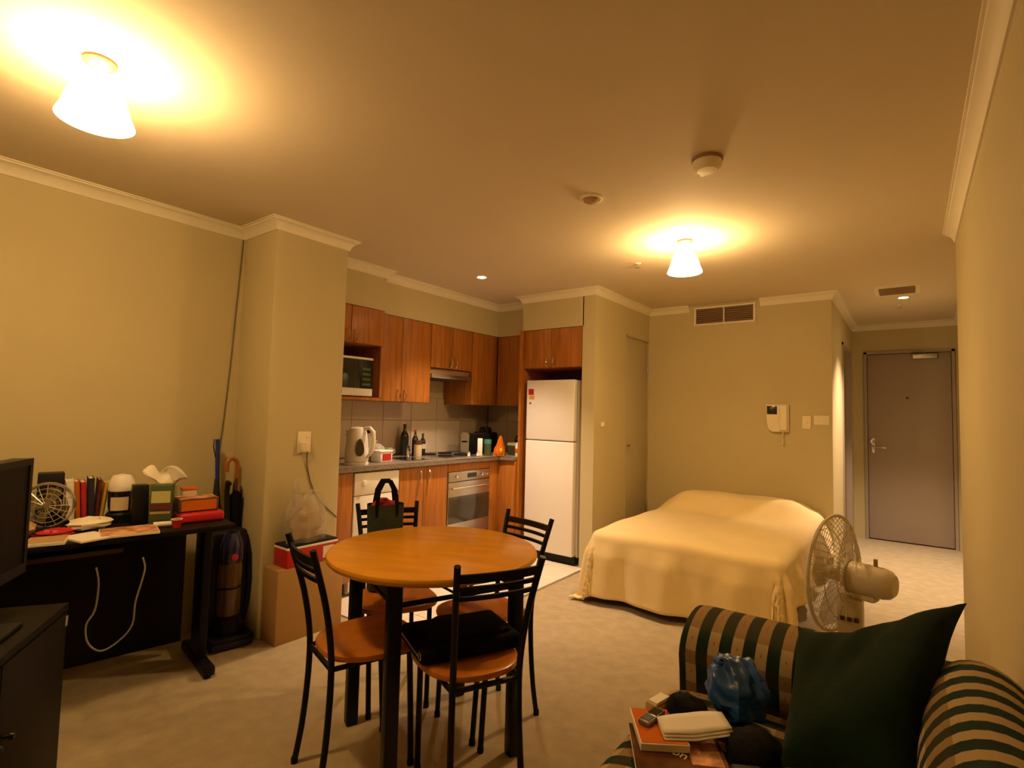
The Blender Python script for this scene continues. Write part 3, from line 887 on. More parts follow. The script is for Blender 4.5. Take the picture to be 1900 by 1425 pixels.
t.location = (-3.42, 3.205, ZW)
part(t, 'jar', lathe(B(), [(0, 0), (0.032, 0), (0.034, 0.01), (0.034, 0.105), (0, 0.11)], n=20), 'beigejar')
part(t, 'lid', lathe(B(), [(0.036, 0.104), (0.036, 0.138), (0, 0.14)], n=20), 'brownlid')
single('tumbler', 'clear glass tumbler on the cooktop edge right of the beige jar', 'glass', lathe(B(), [(0, 0), (0.032, 0), (0.038, 0.11), (0.035, 0.11), (0.029, 0.008), (0, 0.008)], n=20), 'glass', (-3.54, 3.46, ZW + 0.0175))
bpy.data.objects['tumbler'].location = (-3.545, 3.395, ZW)
t = thing('toaster', 'steel and black toaster with rounded end in the kitchen corner', 'toaster', (-3.33, 3.86, ZW), 168)
part(t, 'body', prism(B(), [(-0.07, -0.12), (0.07, -0.12), (0.07, 0.12), (-0.07, 0.12)], 0.015, 0.195, bev=0.02), 'blackplastic')
part(t, 'steel_end', prism(B(), [(-0.066, 0.0), (0.066, 0.0), (0.066, 0.17), (0.045, 0.19), (-0.045, 0.19), (-0.066, 0.17)], -0.004, 0.004, T=TR(0, 0.122, 0.012) @ RX(90)), 'steel')
part(t, 'side_plate', bx(0.069, 0.074, -0.085, 0.085, 0.03, 0.16, bev=0.002), 'steel')
part(t, 'lever', bx(-0.02, 0.02, 0.125, 0.15, 0.11, 0.125, bev=0.003), 'blackplastic')
for y in (-0.03, 0.03):
    part(t, 'slot', bx(y - 0.012, y + 0.012, -0.09, 0.09, 0.193, 0.197), 'vent')
for (a, b) in ((-0.05, -0.09), (0.05, -0.09), (-0.05, 0.09), (0.05, 0.09)):
    part(t, 'foot', bx(a - 0.01, a + 0.01, b - 0.01, b + 0.01, 0, 0.02), 'blackplastic')
t = thing('coffee_grinder', 'black coffee machine with dark lid behind the white packet', 'coffee machine', (-3.44, 4.14, ZW), 0)
part(t, 'body', prism(B(), [(-0.08, -0.09), (0.08, -0.09), (0.08, 0.09), (-0.08, 0.09)], 0, 0.20, bev=0.015), 'blackplastic')
part(t, 'lid', lathe(B(), [(0.065, 0.2), (0.068, 0.22), (0.05, 0.25), (0, 0.255)], n=24), 'glass_dark')
t = thing('white_packet', 'upright white carton with small red mark in the kitchen corner', 'packet', (-3.135, 3.70, ZW), 40)
part(t, 'carton', bx(-0.022, 0.022, -0.036, 0.036, 0, 0.158, bev=0.002), 'whiteplastic')
part(t, 'red_mark', bx(0.021, 0.0235, -0.02, 0.012, 0.09, 0.11), 'red')
t = thing('teal_tin', 'teal green tin with a lid right of the white carton', 'tin', (-3.115, 3.785, ZW))
part(t, 'tin', lathe(B(), [(0, 0), (0.034, 0), (0.034, 0.112), (0, 0.112)], n=20), 'greenpr')
part(t, 'lid', lathe(B(), [(0.036, 0.108), (0.036, 0.145), (0.03, 0.148), (0, 0.148)], n=20), 'teal')
t = thing('snack_bag', 'orange and red crinkled snack bag standing on the worktop', 'packet', (-3.045, 3.875, ZW))
def sbg(a, b):
    ang = 2 * pi * a
    r = (0.058 + 0.012 * sin(pi * min(1, b * 2))) * (1 - b) ** 0.55 * (1 + 0.13 * sin(5 * ang + 4 * b) + 0.08 * sin(11 * ang - 7 * b)) + 0.004
    return Vector((0.62 * r * cos(ang), r * sin(ang) + 0.012 * b, 0.185 * b))
bm = grid(B(), sbg, 36, 14)
bmesh.ops.remove_doubles(bm, verts=bm.verts, dist=0.0003)
bmesh.ops.holes_fill(bm, edges=[e for e in bm.edges if e.is_boundary], sides=0)
part(t, 'bag', bm, 'orange')
part(t, 'label', blob(B(), (0.022, -0.012, 0.045), 0.020, 0.026, 0.028, 0.08, 12, 4), 'yellow')
t = thing('wire_crate', 'small dark crate with pale rim beside the fridge panel', 'crate', (-2.98, 4.06, ZW), 0)
part(t, 'crate', bx(-0.07, 0.06, -0.05, 0.05, 0, 0.095, bev=0.003), 'greenpr')
part(t, 'rim', box(box(box(bx(-0.075, 0.065, -0.055, -0.045, 0.09, 0.115), -0.075, 0.065, 0.045, 0.055, 0.09, 0.115), -0.075, -0.065, -0.045, 0.045, 0.09, 0.115), 0.055, 0.065, -0.045, 0.045, 0.09, 0.115), 'palegreen')
part(t, 'front_label', bx(-0.035, 0.045, -0.0525, -0.049, 0.015, 0.07), 'brownlid')
t = thing('rice_cooker', 'dark rice cooker with a white bag on its lid by the fridge panel', 'rice cooker', (-3.02, 4.26, ZW))
part(t, 'pot', lathe(B(), [(0, 0), (0.10, 0), (0.112, 0.02), (0.112, 0.15), (0.09, 0.18), (0, 0.185)], n=28), 'blackplastic')
part(t, 'band', lathe(B(), [(0.1125, 0.135), (0.114, 0.14), (0.114, 0.155), (0.108, 0.162)], n=28), 'steel')
single('white_bag', 'crumpled white plastic bag lying on top of the rice cooker', 'bag', blob(B(), (0, 0, 0.05), 0.085, 0.08, 0.062, 0.10, 20, 8, flat=0.0), 'whiteplastic', (-3.02, 4.26, ZW + 0.186))
t = thing('small_jar', 'small white jar with pink label against the fridge panel', 'jar', (-2.90, 3.97, ZW))
part(t, 'jar', lathe(B(), [(0, 0), (0.028, 0), (0.03, 0.01), (0.028, 0.10), (0.014, 0.125), (0, 0.126)], n=18), 'whiteplastic')
part(t, 'label', lathe(B(), [(0.031, 0.03), (0.0305, 0.07)], n=14, a0=-3.0, a1=0.2), 'orange')
for (x, y, lb) in ((-3.13, 3.545, 'tiny white salt shaker in front of the toaster'), (-3.10, 3.632, 'tiny white pepper shaker nearest the white carton')):
    t = thing('shaker', lb, 'shaker', (x, y, ZW + 0.006))
    part(t, 'body', lathe(B(), [(0, 0), (0.013, 0), (0.011, 0.03), (0, 0.031)], n=12), 'whiteplastic')
    part(t, 'cap', lathe(B(), [(0.0115, 0.03), (0.009, 0.04), (0, 0.042)], n=12), 'steel')

# ================================================================ BED
t = thing('bed', 'low double bed under a yellow blanket against the bedroom wall', 'bed', (-1.13, 4.2, 0))
part(t, 'bed_base', bx(-1.765, -0.585, 3.36, 5.03, 0.045, 0.26, bev=0.015), 'bedbase', world=True)
part(t, 'mattress', bx(-1.783, -0.575, 3.32, 5.04, 0.262, 0.462, bev=0.05, seg=4), 'mattress', world=True)
for (x, y) in ((-1.62, 3.46), (-0.67, 3.46), (-1.62, 4.9), (-0.67, 4.9)):
    part(t, 'leg', rod(B(), (x, y, 0.0), (x, y, 0.06), 0.025, 10), 'blackplastic', world=True)

def blanket():
    x0, x1, y0, y1 = -1.785, -0.573, 3.318, 5.06
    top = 0.478
    dl, dr_, df = 0.46, 0.27, 0.405
    nx, ny = 110, 120
    U0, U1, V0, V1 = x0 - dl, x1 + dr_, y0 - df, y1
    R = 0.055
    def fn(a, b):
        u = U0 + (U1 - U0) * a
        v = V0 + (V1 - V0) * b
        cx, cy = min(max(u, x0 + R), x1 - R), min(max(v, y0 + R), y1)
        dx, dy = u - cx, v - cy
        d = hypot(dx, dy)
        hump = 0.0
        s = max(0.0, min(1.0, (v - 4.42) / 0.30))
        s2 = s * s * (3 - 2 * s)
        edge = min(1.0, max(0.0, (u - x0) / 0.22)) * min(1.0, max(0.0, (x1 - u) / 0.22))
        edge = edge * edge * (3 - 2 * edge)
        hump = 0.140 * s2 * (0.25 + 0.75 * edge) * (1 - 0.25 * max(0, (v - 4.86) / 0.2))
        soft = 0.006 * sin(u * 7 + v * 2) * sin(v * 5 + 1) + 0.004 * sin(u * 15 + v * 11)
        if d < 1e-6:
            return Vector((u, v, top + hump + soft))
        nx_, ny_ = dx / d, dy / d
        arc = R * pi / 2
        if d < arc:
            th = d / R
            o = R * sin(th)
            z = top - R * (1 - cos(th))
        else:
            e = d - arc
            along = u * abs(ny_) + v * abs(nx_)
            corner = abs(nx_ * ny_) * 2
            wave = ((0.010 + 0.016 * e / 0.4) * sin(along * 14 + 0.8) + 0.007 * sin(along * 31 + 2)) * (1 - corner) + corner * 0.02 * sin(atan2(ny_, nx_) * 9)
            flare = 0.035 * (e / 0.4) + corner * 0.03 * min(1, e / 0.35)
            o = R + flare + wave * min(1, e / 0.12) + 0.016 * min(1, e / 0.1)
            z = top - R - e * (0.985 - 0.05 * corner)
            if z < 0.012:
                o += (0.012 - z) * 0.45
                z = 0.012 + 0.004 * (1 + sin(d * 60))
        k = max(0.0, 1 - d / 0.3)
        return Vector((cx + nx_ * o, cy + ny_ * o, z + (hump + soft) * k))
    bm = grid(B(), fn, nx, ny)
    o = single('blanket', 'pale yellow blanket draped over the bed and down to the carpet', 'blanket', bm, 'blanket', (-1.13, 4.2, 0.47), world=True)
    md = o.modifiers.new('thickness', 'SOLIDIFY')
    md.thickness = 0.010
    md.offset = 1.0
    for p in o.data.polygons:
        p.use_smooth = True
blanket()

# ================================================================ DINING TABLE
TC = Vector((-1.52, 1.53, 0))
t = thing('dining_table', 'round honey wood dining table on four black legs', 'table', TC, 22.7)
part(t, 'table_top', lathe(B(), [(0, 0.698), (0.385, 0.698), (0.400, 0.702), (0.409, 0.712), (0.410, 0.719), (0.406, 0.727), (0.396, 0.731), (0, 0.732)], n=72), 'tabletop')
LR = 0.343
leg_xy = [(LR, 0), (0, LR), (-LR, 0), (0, -LR)]
for (x, y) in leg_xy:
    a = atan2(y, x)
    part(t, 'leg', box(B(), -0.024, 0.024, -0.024, 0.024, 0.0, 0.698, bev=0.008, T=TR(x * 0.985, y * 0.985, 0) @ Matrix.Rotation(a + pi / 4, 4, 'Z')), 'black')
for k in range(4):
    p, q = Vector((*leg_xy[k], 0)), Vector((*leg_xy[(k + 1) % 4], 0))
    mid = (p + q) / 2
    bm = rod(B(), p * 0.97 + Vector((0, 0, 0.615)), q * 0.97 + Vector((0, 0, 0.615)), 0.009)
    part(t, 'rail', bm, 'black')
    bm = rod(B(), mid + Vector((0, 0, 0.615)), mid + Vector((0, 0, 0.699)), 0.0045)
    for s in (p, q):
        e = mid.lerp(s, 0.55)
        rod(bm, mid + Vector((0, 0, 0.617)), e + Vector((0, 0, 0.699)), 0.0045)
    part(t, 'brace_rods', bm, 'black')

# ================================================================ CHAIRS
def make_chair(loc, rz, label):
    t = thing('dining_chair', label, 'chair', loc, rz, group='chairs around the dining table')
    # seat: rounded D outline, slightly dished
    pts = []
    n = 40
    for k in range(n):
        a = 2 * pi * k / n
        ex = 2.6
        c_, s_ = cos(a), sin(a)
        x = 0.181 * abs(c_) ** (2 / ex) * (1 if c_ > 0 else -1)
        y = 0.177 * abs(s_) ** (2 / ex) * (1 if s_ > 0 else -1)
        x *= 1.0 + 0.10 * (y / 0.177)
        pts.append((x * 0.97, 0.205 + y))
    bm = B()
    rings = []
    for (k, z) in ((0.90, 0.420), (0.985, 0.424), (1.0, 0.433), (0.985, 0.442), (0.93, 0.447), (0.75, 0.441), (0.45, 0.436)):
        rings.append([bm.verts.new((p[0] * k, 0.205 + (p[1] - 0.205) * k, z)) for p in pts])
    for i in range(len(rings) - 1):
        for j in range(n):
            bm.faces.new((rings[i][j], rings[i][(j + 1) % n], rings[i + 1][(j + 1) % n], rings[i + 1][j]))
    bm.faces.new(rings[0][::-1])
    bm.faces.new(rings[-1])
    part(t, 'seat', bm, 'seatwood')
    def post(s):
        P = [(0.126, 0.0, 0.006), (0.122, 0.018, 0.12), (0.118, 0.030, 0.26), (0.116, 0.034, 0.40), (0.118, 0.026, 0.50), (0.126, 0.004, 0.62), (0.138, -0.030, 0.74), (0.146, -0.053, 0.815)]
        Q = []
        for i in range(len(P) - 1):
            for m in range(3):
                f = m / 3
                p0, p1, p2, p3 = P[max(i - 1, 0)], P[i], P[i + 1], P[min(i + 2, len(P) - 1)]
                Q.append(tuple(0.5 * ((2 * p1[c]) + (-p0[c] + p2[c]) * f + (2 * p0[c] - 5 * p1[c] + 4 * p2[c] - p3[c]) * f * f + (-p0[c] + 3 * p1[c] - 3 * p2[c] + p3[c]) * f ** 3) for c in range(3)))
        Q.append(P[-1])
        return [(p[0] * s, p[1], p[2]) for p in Q]
    for s in (1, -1):
        part(t, 'back_post', tube(B(), post(s), 0.0108, 10), 'black')
    for s in (1, -1):
        part(t, 'leg', tube(B(), [(0.122 * s, 0.335, 0.006), (0.126 * s, 0.325, 0.20), (0.130 * s, 0.312, 0.41)], 0.0108, 10), 'black')
    for p in ((0.126, 0.0), (-0.126, 0.0), (0.122, 0.335), (-0.122, 0.335)):
        part(t, 'foot_cap', lathe(B(), [(0, 0), (0.0125, 0), (0.0125, 0.018), (0.010, 0.022), (0, 0.022)], c=(p[0], p[1], 0), n=12), 'blackplastic')
    def slat(z, h, w, y):
        bm = B()
        vs = []
        for k in range(9):
            u = -1 + k / 4
            yy = y - 0.016 * (1 - u * u)
            vs.append([bm.verts.new((u * w, yy + dy, z + dz)) for (dy, dz) in ((-0.005, -h / 2), (0.005, -h / 2), (0.005, h / 2), (-0.005, h / 2))])
        for k in range(8):
            for j in range(4):
                bm.faces.new((vs[k][j], vs[k][(j + 1) % 4], vs[k + 1][(j + 1) % 4], vs[k + 1][j]))
        bm.faces.new(vs[0])
        bm.faces.new(vs[-1][::-1])
        return bm
    part(t, 'back_slat', slat(0.773, 0.026, 0.141, -0.041), 'black')
    part(t, 'back_slat', slat(0.740, 0.013, 0.138, -0.030), 'black')
    part(t, 'back_slat', slat(0.708, 0.013, 0.135, -0.021), 'black')
    bm = rod(B(), (0.116, 0.034, 0.408), (-0.116, 0.034, 0.408), 0.009)
    rod(bm, (0.130, 0.312, 0.408), (-0.130, 0.312, 0.408), 0.009)
    for s in (1, -1):
        rod(bm, (0.116 * s, 0.034, 0.408), (0.130 * s, 0.312, 0.408), 0.009)
    part(t, 'seat_frame', bm, 'black')
    return t
CH = {'N': ((-1.058, 1.335, 0), 64.0), 'L': ((-1.665, 1.092, 0), -15.6), 'R': ((-1.409, 1.960, 0), 167.8), 'F': ((-2.037, 1.737, 0), -119.6)}
c0 = make_chair(*CH['N'], 'black framed dining chair with a laptop bag on its wooden seat')
copy_thing(c0, *CH['L'], 'black framed dining chair with bare wooden seat on the desk side of the table')
copy_thing(c0, *CH['R'], 'black framed dining chair with bare wooden seat in front of the fridge')
copy_thing(c0, *CH['F'], 'black framed dining chair holding the shopping bag in front of the dishwasher')

# laptop bag on the near chair
t = thing('laptop_bag', 'flat black laptop bag lying on the nearest chair seat', 'bag', (-1.066 + 0.20 * cos(radians(154)), 1.337 + 0.20 * sin(radians(154)), 0.447), 64)
T0 = TR(0.0, 0.055, 0.0)
part(t, 'body', box(B(), -0.185, 0.185, -0.125, 0.135, 0.0, 0.055, bev=0.02, T=T0, seg=3), 'blackcloth')
part(t, 'front_pocket', box(B(), -0.15, 0.15, -0.10, 0.09, 0.052, 0.068, bev=0.008, T=T0), 'blackcloth')
part(t, 'handle', tube(B(), [(-0.06, 0.18, 0.03), (-0.06, 0.205, 0.032), (-0.03, 0.225, 0.033), (0.03, 0.225, 0.033), (0.06, 0.205, 0.032), (0.06, 0.18, 0.03)], 0.008, 8), 'blackplastic')
bm = tube(B(), [(-0.186, 0.055 - 0.1 + 0.03 * k, 0.03) for k in range(8)], 0.003, 6)
part(t, 'zip', bm, 'steel')
for s in (-1, 1):
    part(t, 'strap_ring', tube(B(), [(s * 0.187, -0.06 + 0.012 * cos(a), 0.035 + 0.012 * sin(a)) for a in [2 * pi * k / 12 for k in range(12)]], 0.0025, 6, closed=True), 'chrome')

# shopping bag on the far chair
th = radians(-29.6)
t = thing('shopping_bag', 'dark tartan shopping bag with black handles standing on the far chair', 'bag', (-2.037 + 0.085 * cos(th) - 0.018, 1.737 + 0.085 * sin(th) - 0.031, 0.447), -119.6)
bm = B()
def sbag(a, b):
    ang = 2 * pi * a
    z = 0.385 * b
    w = 0.072 + 0.012 * b
    dpt = 0.055 - 0.010 * b + 0.004 * sin(5 * ang)
    ex = 3.5
    c_, s_ = cos(ang), sin(ang)
    return Vector((w * abs(c_) ** (2 / ex) * (1 if c_ > 0 else -1), dpt * abs(s_) ** (2 / ex) * (1 if s_ > 0 else -1) + 0.004 * sin(z * 30), z))
grid(bm, sbag, 40, 10)
bmesh.ops.remove_doubles(bm, verts=bm.verts, dist=0.0005)
bm.faces.new([v for v in sorted([v for v in bm.verts if v.co.z < 1e-4], key=lambda v: atan2(v.co.y, v.co.x))])
part(t, 'body', bm, 'tartan')
part(t, 'red_contents', blob(B(), (0.01, 0, 0.365), 0.064, 0.036, 0.045, 0.10, 16, 5), 'redbag', 'red cloth showing at the top')
for s in (-1, 1):
    y = 0.035 * s
    part(t, 'handle', tube(B(), [(-0.045, y, 0.33), (-0.046, y, 0.39), (-0.038, y * 0.9, 0.45), (-0.016, y * 0.8, 0.492), (0.016, y * 0.8, 0.492), (0.038, y * 0.9, 0.45), (0.046, y, 0.39), (0.045, y, 0.33)], 0.009, 8), 'blackcloth')

# ================================================================ BOXES BY THE PILLAR
single('cardboard_box', 'plain brown cardboard box standing against the pillar', 'box', bx(-2.866, -2.715, 1.565, 1.975, 0.0, 0.395, bev=0.003), 'carton', (-2.79, 1.77, 0), world=True)
t = thing('drink_carton', 'red and white carton with dark wrapped top on the cardboard box', 'carton', (-2.79, 1.765, 0.395), 0)
part(t, 'carton', bx(-0.065, 0.072, -0.15, 0.165, 0, 0.10, bev=0.003), 'red')
part(t, 'white_band', bx(-0.067, 0.074, -0.152, 0.167, 0.098, 0.110, bev=0.002), 'whiteplastic')
part(t, 'dark_top', bx(-0.064, 0.071, -0.149, 0.164, 0.110, 0.122, bev=0.003), 'blackplastic')
part(t, 'white_panel', bx(0.071, 0.0735, 0.07, 0.14, 0.02, 0.085), 'whiteplastic')
t = thing('plastic_bag', 'clear crumpled carrier bag standing on the red carton', 'bag', (-2.785, 1.76, 0.517))
bm = B()
def pbag(a, b):
    ang = 2 * pi * a
    z = 0.265 * b
    k = (1 - 0.15 * (1 - b) ** 3) * (1 - 0.62 * max(0, b - 0.35) ** 1.2)
    w, dpt = 0.135 * k, 0.068 * k
    wv = 0.007 * sin(5 * ang + 6 * b) + 0.004 * sin(11 * ang - 4 * b)
    return Vector(((dpt + wv) * sin(ang), (w + wv) * cos(ang), z))
grid(bm, pbag, 48, 14)
bmesh.ops.remove_doubles(bm, verts=bm.verts, dist=0.0005)
bm.faces.new(sorted([v for v in bm.verts if v.co.z < 1e-4], key=lambda v: atan2(v.co.y, v.co.x)))
part(t, 'body', bm, 'clear')
part(t, 'contents', blob(B(), (0, 0.0, 0.09), 0.045, 0.095, 0.088, 0.12, 18, 9, flat=0.003), 'tan', 'pale wrapped contents')
part(t, 'handle', tube(B(), [(0, -0.08, 0.20), (0.004, -0.085, 0.29), (0, -0.075, 0.35), (0, -0.055, 0.355), (0, -0.05, 0.29), (0, -0.04, 0.21)], [0.012, 0.010, 0.008, 0.008, 0.010, 0.012], 8), 'clear')
part(t, 'handle', tube(B(), [(0, -0.02, 0.22), (0, 0.0, 0.275), (0.004, 0.03, 0.28), (0, 0.055, 0.25), (0, 0.085, 0.20), (0, 0.10, 0.15)], 0.009, 8), 'clear')

# ================================================================ DESK
DESK = ((-2.49, 1.16, 0), -8.5)
DM = TR(DESK[0]) @ RZ(DESK[1])
t = thing('desk', 'black desk along the left wall covered in clutter', 'desk', *DESK)
part(t, 'desk_top', bx(-0.56, 0, -1.10, 0.055, 0.712, 0.735, bev=0.004), 'blackwood')
part(t, 'shade_panel', bx(-0.53, -0.51, -1.06, -0.02, 0.07, 0.712), 'blackwood')  # black panel added to stand in for the deep shade under the desk
for y in (0.018, -1.03):
    part(t, 'leg', box(bx(-0.41, -0.27, y - 0.018, y + 0.018, 0.045, 0.712, bev=0.004), -0.44, -0.22, y - 0.02, y + 0.02, 0.69, 0.712), 'black')
    part(t, 'foot', bx(-0.55, -0.14, y - 0.025, y + 0.025, 0.012, 0.055, bev=0.008), 'black')
    for x in (-0.52, -0.17):
        part(t, 'foot_pad', rod(B(), (x, y, 0.0), (x, y, 0.02), 0.015, 10), 'blackplastic')
part(t, 'keyboard_tray', bx(-0.38, -0.035, -0.82, -0.36, 0.668, 0.684, bev=0.003), 'blackwood')
part(t, 'tray_edge', bx(-0.035, -0.030, -0.82, -0.36, 0.668, 0.686), 'toe')
for y in (-0.81, -0.37):
    part(t, 'tray_runner', bx(-0.38, -0.06, y - 0.006, y + 0.006, 0.684, 0.713), 'black')
bm = tube(B(), [*smooth_path([(-2.57, 0.72, 0.625), (-2.565, 0.73, 0.56), (-2.57, 0.725, 0.46), (-2.57, 0.70, 0.41), (-2.555, 0.705, 0.345), (-2.54, 0.745, 0.305), (-2.53, 0.80, 0.33), (-2.525, 0.84, 0.38), (-2.52, 0.845, 0.47), (-2.525, 0.865, 0.55), (-2.53, 0.875, 0.60), (-2.545, 0.87, 0.64)])], 0.0035, 6)
single('white_cable', 'white cable hanging in a loop below the desk front', 'cable', bm, 'cable_w', (-2.55, 0.85, 0.2), world=True)

ZD = 0.735
t = thing('desk_fan', 'small round desk fan with dark cage at the back of the desk', 'fan', (-2.90, 0.632, ZD), 62)
part(t, 'base', lathe(B(), [(0, 0), (0.055, 0), (0.05, 0.012), (0.014, 0.02), (0.012, 0.05), (0, 0.05)], n=20), 'black')
bm = B()
for r in (0.03, 0.05, 0.07, 0.088):
    tube(bm, [(r * cos(a), -0.018 - 0.012 * (1 - r / 0.088), 0.105 + r * sin(a)) for a in [2 * pi * k / 28 for k in range(28)]], 0.0022, 5, closed=True)
for k in range(16):
    a = 2 * pi * k / 16
    tube(bm, [(0.012 * cos(a), -0.030, 0.105 + 0.012 * sin(a)), (0.06 * cos(a), -0.024, 0.105 + 0.06 * sin(a)), (0.088 * cos(a), -0.016, 0.105 + 0.088 * sin(a))], 0.0016, 4)
tube(bm, [(0.09 * cos(a), -0.005, 0.105 + 0.09 * sin(a)) for a in [2 * pi * k / 28 for k in range(28)]], 0.006, 6, closed=True)
part(t, 'cage', bm, 'steel')
for k in range(4):
    a = 90 * k + 20
    part(t, 'blade', box(B(), 0.012, 0.075, -0.001, 0.001, -0.02, 0.022, T=TR(0, -0.008, 0.105) @ RY(a) @ RX(24)), 'olive')
part(t, 'motor', lathe(B(), [(0, 0.0), (0.03, 0.0), (0.034, 0.02), (0.028, 0.05), (0, 0.055)], n=20, T=TR(0, 0, 0.105) @ RX(-90)), 'black')
part(t, 'hub', lathe(B(), [(0, 0.012), (0.012, 0.01), (0.015, 0), (0, 0)], n=14, T=TR(0, -0.012, 0.105) @ RX(90)), 'steel')
single('dark_speaker', 'dark square speaker box behind the small desk fan', 'speaker', bx(-0.04, 0.04, -0.045, 0.045, 0, 0.225, bev=0.004), 'blackplastic', (-3.05, 0.668, ZD), -11)
def book(label, loc, th_, h, dp, lean, m, rz=-11, name='book', pages=True):
    t = thing(name, label, 'book', loc, rz, group='books standing on the desk')
    A = RX(lean)
    ym = th_ / 2
    part(t, 'cover', box(box(box(bx(-dp / 2, dp / 2, -ym, -ym + 0.003, 0, h, T=A), -dp / 2, dp / 2, ym - 0.003, ym, 0, h, T=A), dp / 2 - 0.003, dp / 2, -ym, ym, 0, h, T=A), -dp / 2, dp / 2, -ym, ym, 0, 0.002, T=A), m)
    part(t, 'pages', bx(-dp / 2 + 0.004, dp / 2 - 0.003, -ym + 0.003, ym - 0.003, 0.003, h - 0.004, T=A), 'paper')
    return t
bk = [('white lever binder first in the row of desk books', 0.030, 0.172, 'paper', 3), ('orange red book next to the white binder', 0.018, 0.166, 'orange', 4), ('bright red book between orange and black books', 0.020, 0.162, 'red', 4), ('thick black book leaning in the desk row', 0.022, 0.176, 'navy', 2), ('maroon book beside the thick black book', 0.013, 0.168, 'maroon', -2), ('thin yellow book in the desk row', 0.012, 0.152, 'yellow', -5), ('thin white book last in the desk row', 0.010, 0.152, 'whiteplastic', -7)]
yy = 0.722
for (lb, th_, h, m, lean) in bk:
    o = book(lb, (-3.03, yy + th_ / 2, ZD + 0.0195), th_, h, 0.12, lean, m)
    yy += th_ + 0.0035
single('book_stand', 'low black tray under the row of desk books', 'tray', box(B(), -3.095, -2.945, 0.72, 0.945, ZD, ZD + 0.019, bev=0.004), 'blackplastic', (-3.02, 0.83, ZD), world=True)
t = thing('blender_jar', 'dark coffee jug with a round white lid on the desk', 'jug', (-2.905, 0.89, ZD))
part(t, 'base', lathe(B(), [(0, 0), (0.055, 0), (0.055, 0.035), (0.045, 0.045), (0, 0.045)], n=24), 'black')
part(t, 'jug', lathe(B(), [(0, 0.045), (0.042, 0.045), (0.048, 0.07), (0.05, 0.14), (0, 0.14)], n=24), 'glass_dark')
part(t, 'lid', lathe(B(), [(0.049, 0.138), (0.051, 0.152), (0.049, 0.18), (0.034, 0.208), (0, 0.216)], n=24), 'whiteplastic')
part(t, 'paper_label', lathe(B(), [(0.0515, 0.055), (0.0518, 0.115)], n=12, a0=-1.1, a1=0.3), 'beigejar')
single('black_box', 'upright black box between the jug and the green box', 'box', bx(-0.032, 0.032, -0.03, 0.03, 0, 0.172, bev=0.003), 'blackplastic', (-2.80, 0.93, ZD), -11)
t = thing('green_box', 'upright dark green box with a pale panel on the desk', 'box', (-2.70, 0.985, ZD), -30)
part(t, 'box', bx(-0.03, 0.03, -0.043, 0.043, 0, 0.178, bev=0.002), 'greenpr')
part(t, 'pale_panel', bx(0.029, 0.0315, -0.036, 0.036, 0.100, 0.152), 'palegreen')
part(t, 'dark_band', bx(0.029, 0.032, -0.040, 0.040, 0.070, 0.094), 'maroon')
part(t, 'white_stripe', bx(0.029, 0.0315, -0.038, 0.038, 0.052, 0.062), 'tan')
part(t, 'open_flap', box(B(), -0.03, 0.03, -0.001, 0.001, 0, 0.035, T=TR(0, 0.042, 0.177) @ RX(-40)), 'greenpr')
t = thing('tissue_box', 'tissue box with large white tissues sticking out on the desk', 'tissue box', (-2.90, 1.05, ZD), -11)
part(t, 'box', bx(-0.055, 0.055, -0.06, 0.06, 0, 0.150, bev=0.003), 'olive')
bm = B()
def tiss(a, b):
    u, v = a - 0.5, b
    return Vector((0.030 * sin(5 * a + 3 * b) * (0.3 + b), (u * (0.07 + 0.10 * b) + 0.012 * sin(6 * b + 9 * a)) + 0.01, 0.150 + 0.075 * b + 0.022 * sin(11 * a) * b - 0.05 * max(0, a - 0.6) * b))
grid(bm, tiss, 16, 8)
o = part(t, 'tissue', bm, 'tissue')
md = o.modifiers.new('thickness', 'SOLIDIFY')
md.thickness = 0.002
t = thing('cream_box', 'small cream box with orange edge behind the green box', 'box', (-2.852, 1.155, ZD), -11)
part(t, 'box', bx(-0.03, 0.03, -0.03, 0.03, 0, 0.125, bev=0.002), 'beigejar')
part(t, 'lid', bx(-0.032, 0.032, -0.032, 0.032, 0.122, 0.134, bev=0.002), 'orange')
t = thing('game_box', 'flat box with red and orange cover at the right end of the desk', 'box', (-2.71, 1.145, ZD), -9)
part(t, 'box', bx(-0.06, 0.06, -0.095, 0.07, 0.045, 0.105, bev=0.003), 'brownlid')
part(t, 'cover_print', bx(0.0595, 0.062, -0.085, 0.06, 0.052, 0.098), 'orange')
part(t, 'lid_print', bx(-0.055, 0.055, -0.09, 0.065, 0.104, 0.107), 'print')
single('red_folder', 'thick red folder under the flat game box', 'folder', box(B(), -0.075, 0.095, -0.10, 0.085, 0, 0.044, bev=0.012, seg=3), 'red', (-2.71, 1.15, ZD), -9)
t = thing('red_cup', 'small red and white paper cup at the desk edge', 'cup', (-2.585, 1.005, ZD))
part(t, 'cup', lathe(B(), [(0, 0), (0.016, 0), (0.021, 0.036), (0.019, 0.036), (0.015, 0.003), (0, 0.003)], n=18), 'red')
part(t, 'rim', tube(B(), [(0.021 * cos(a), 0.021 * sin(a), 0.036) for a in [2 * pi * k / 18 for k in range(18)]], 0.002, 5, closed=True), 'whiteplastic')
single('paper_roll', 'thin white roll of paper lying beside the red cup', 'paper', rod(B(), (-0.01, -0.04, 0.012), (0.01, 0.05, 0.012), 0.012, 12), 'paper', (-2.655, 0.985 + 0.08 - 0.08, ZD), -11)
bpy.data.objects['paper_roll'].location = (-2.632, 1.075 - 0.10, ZD)
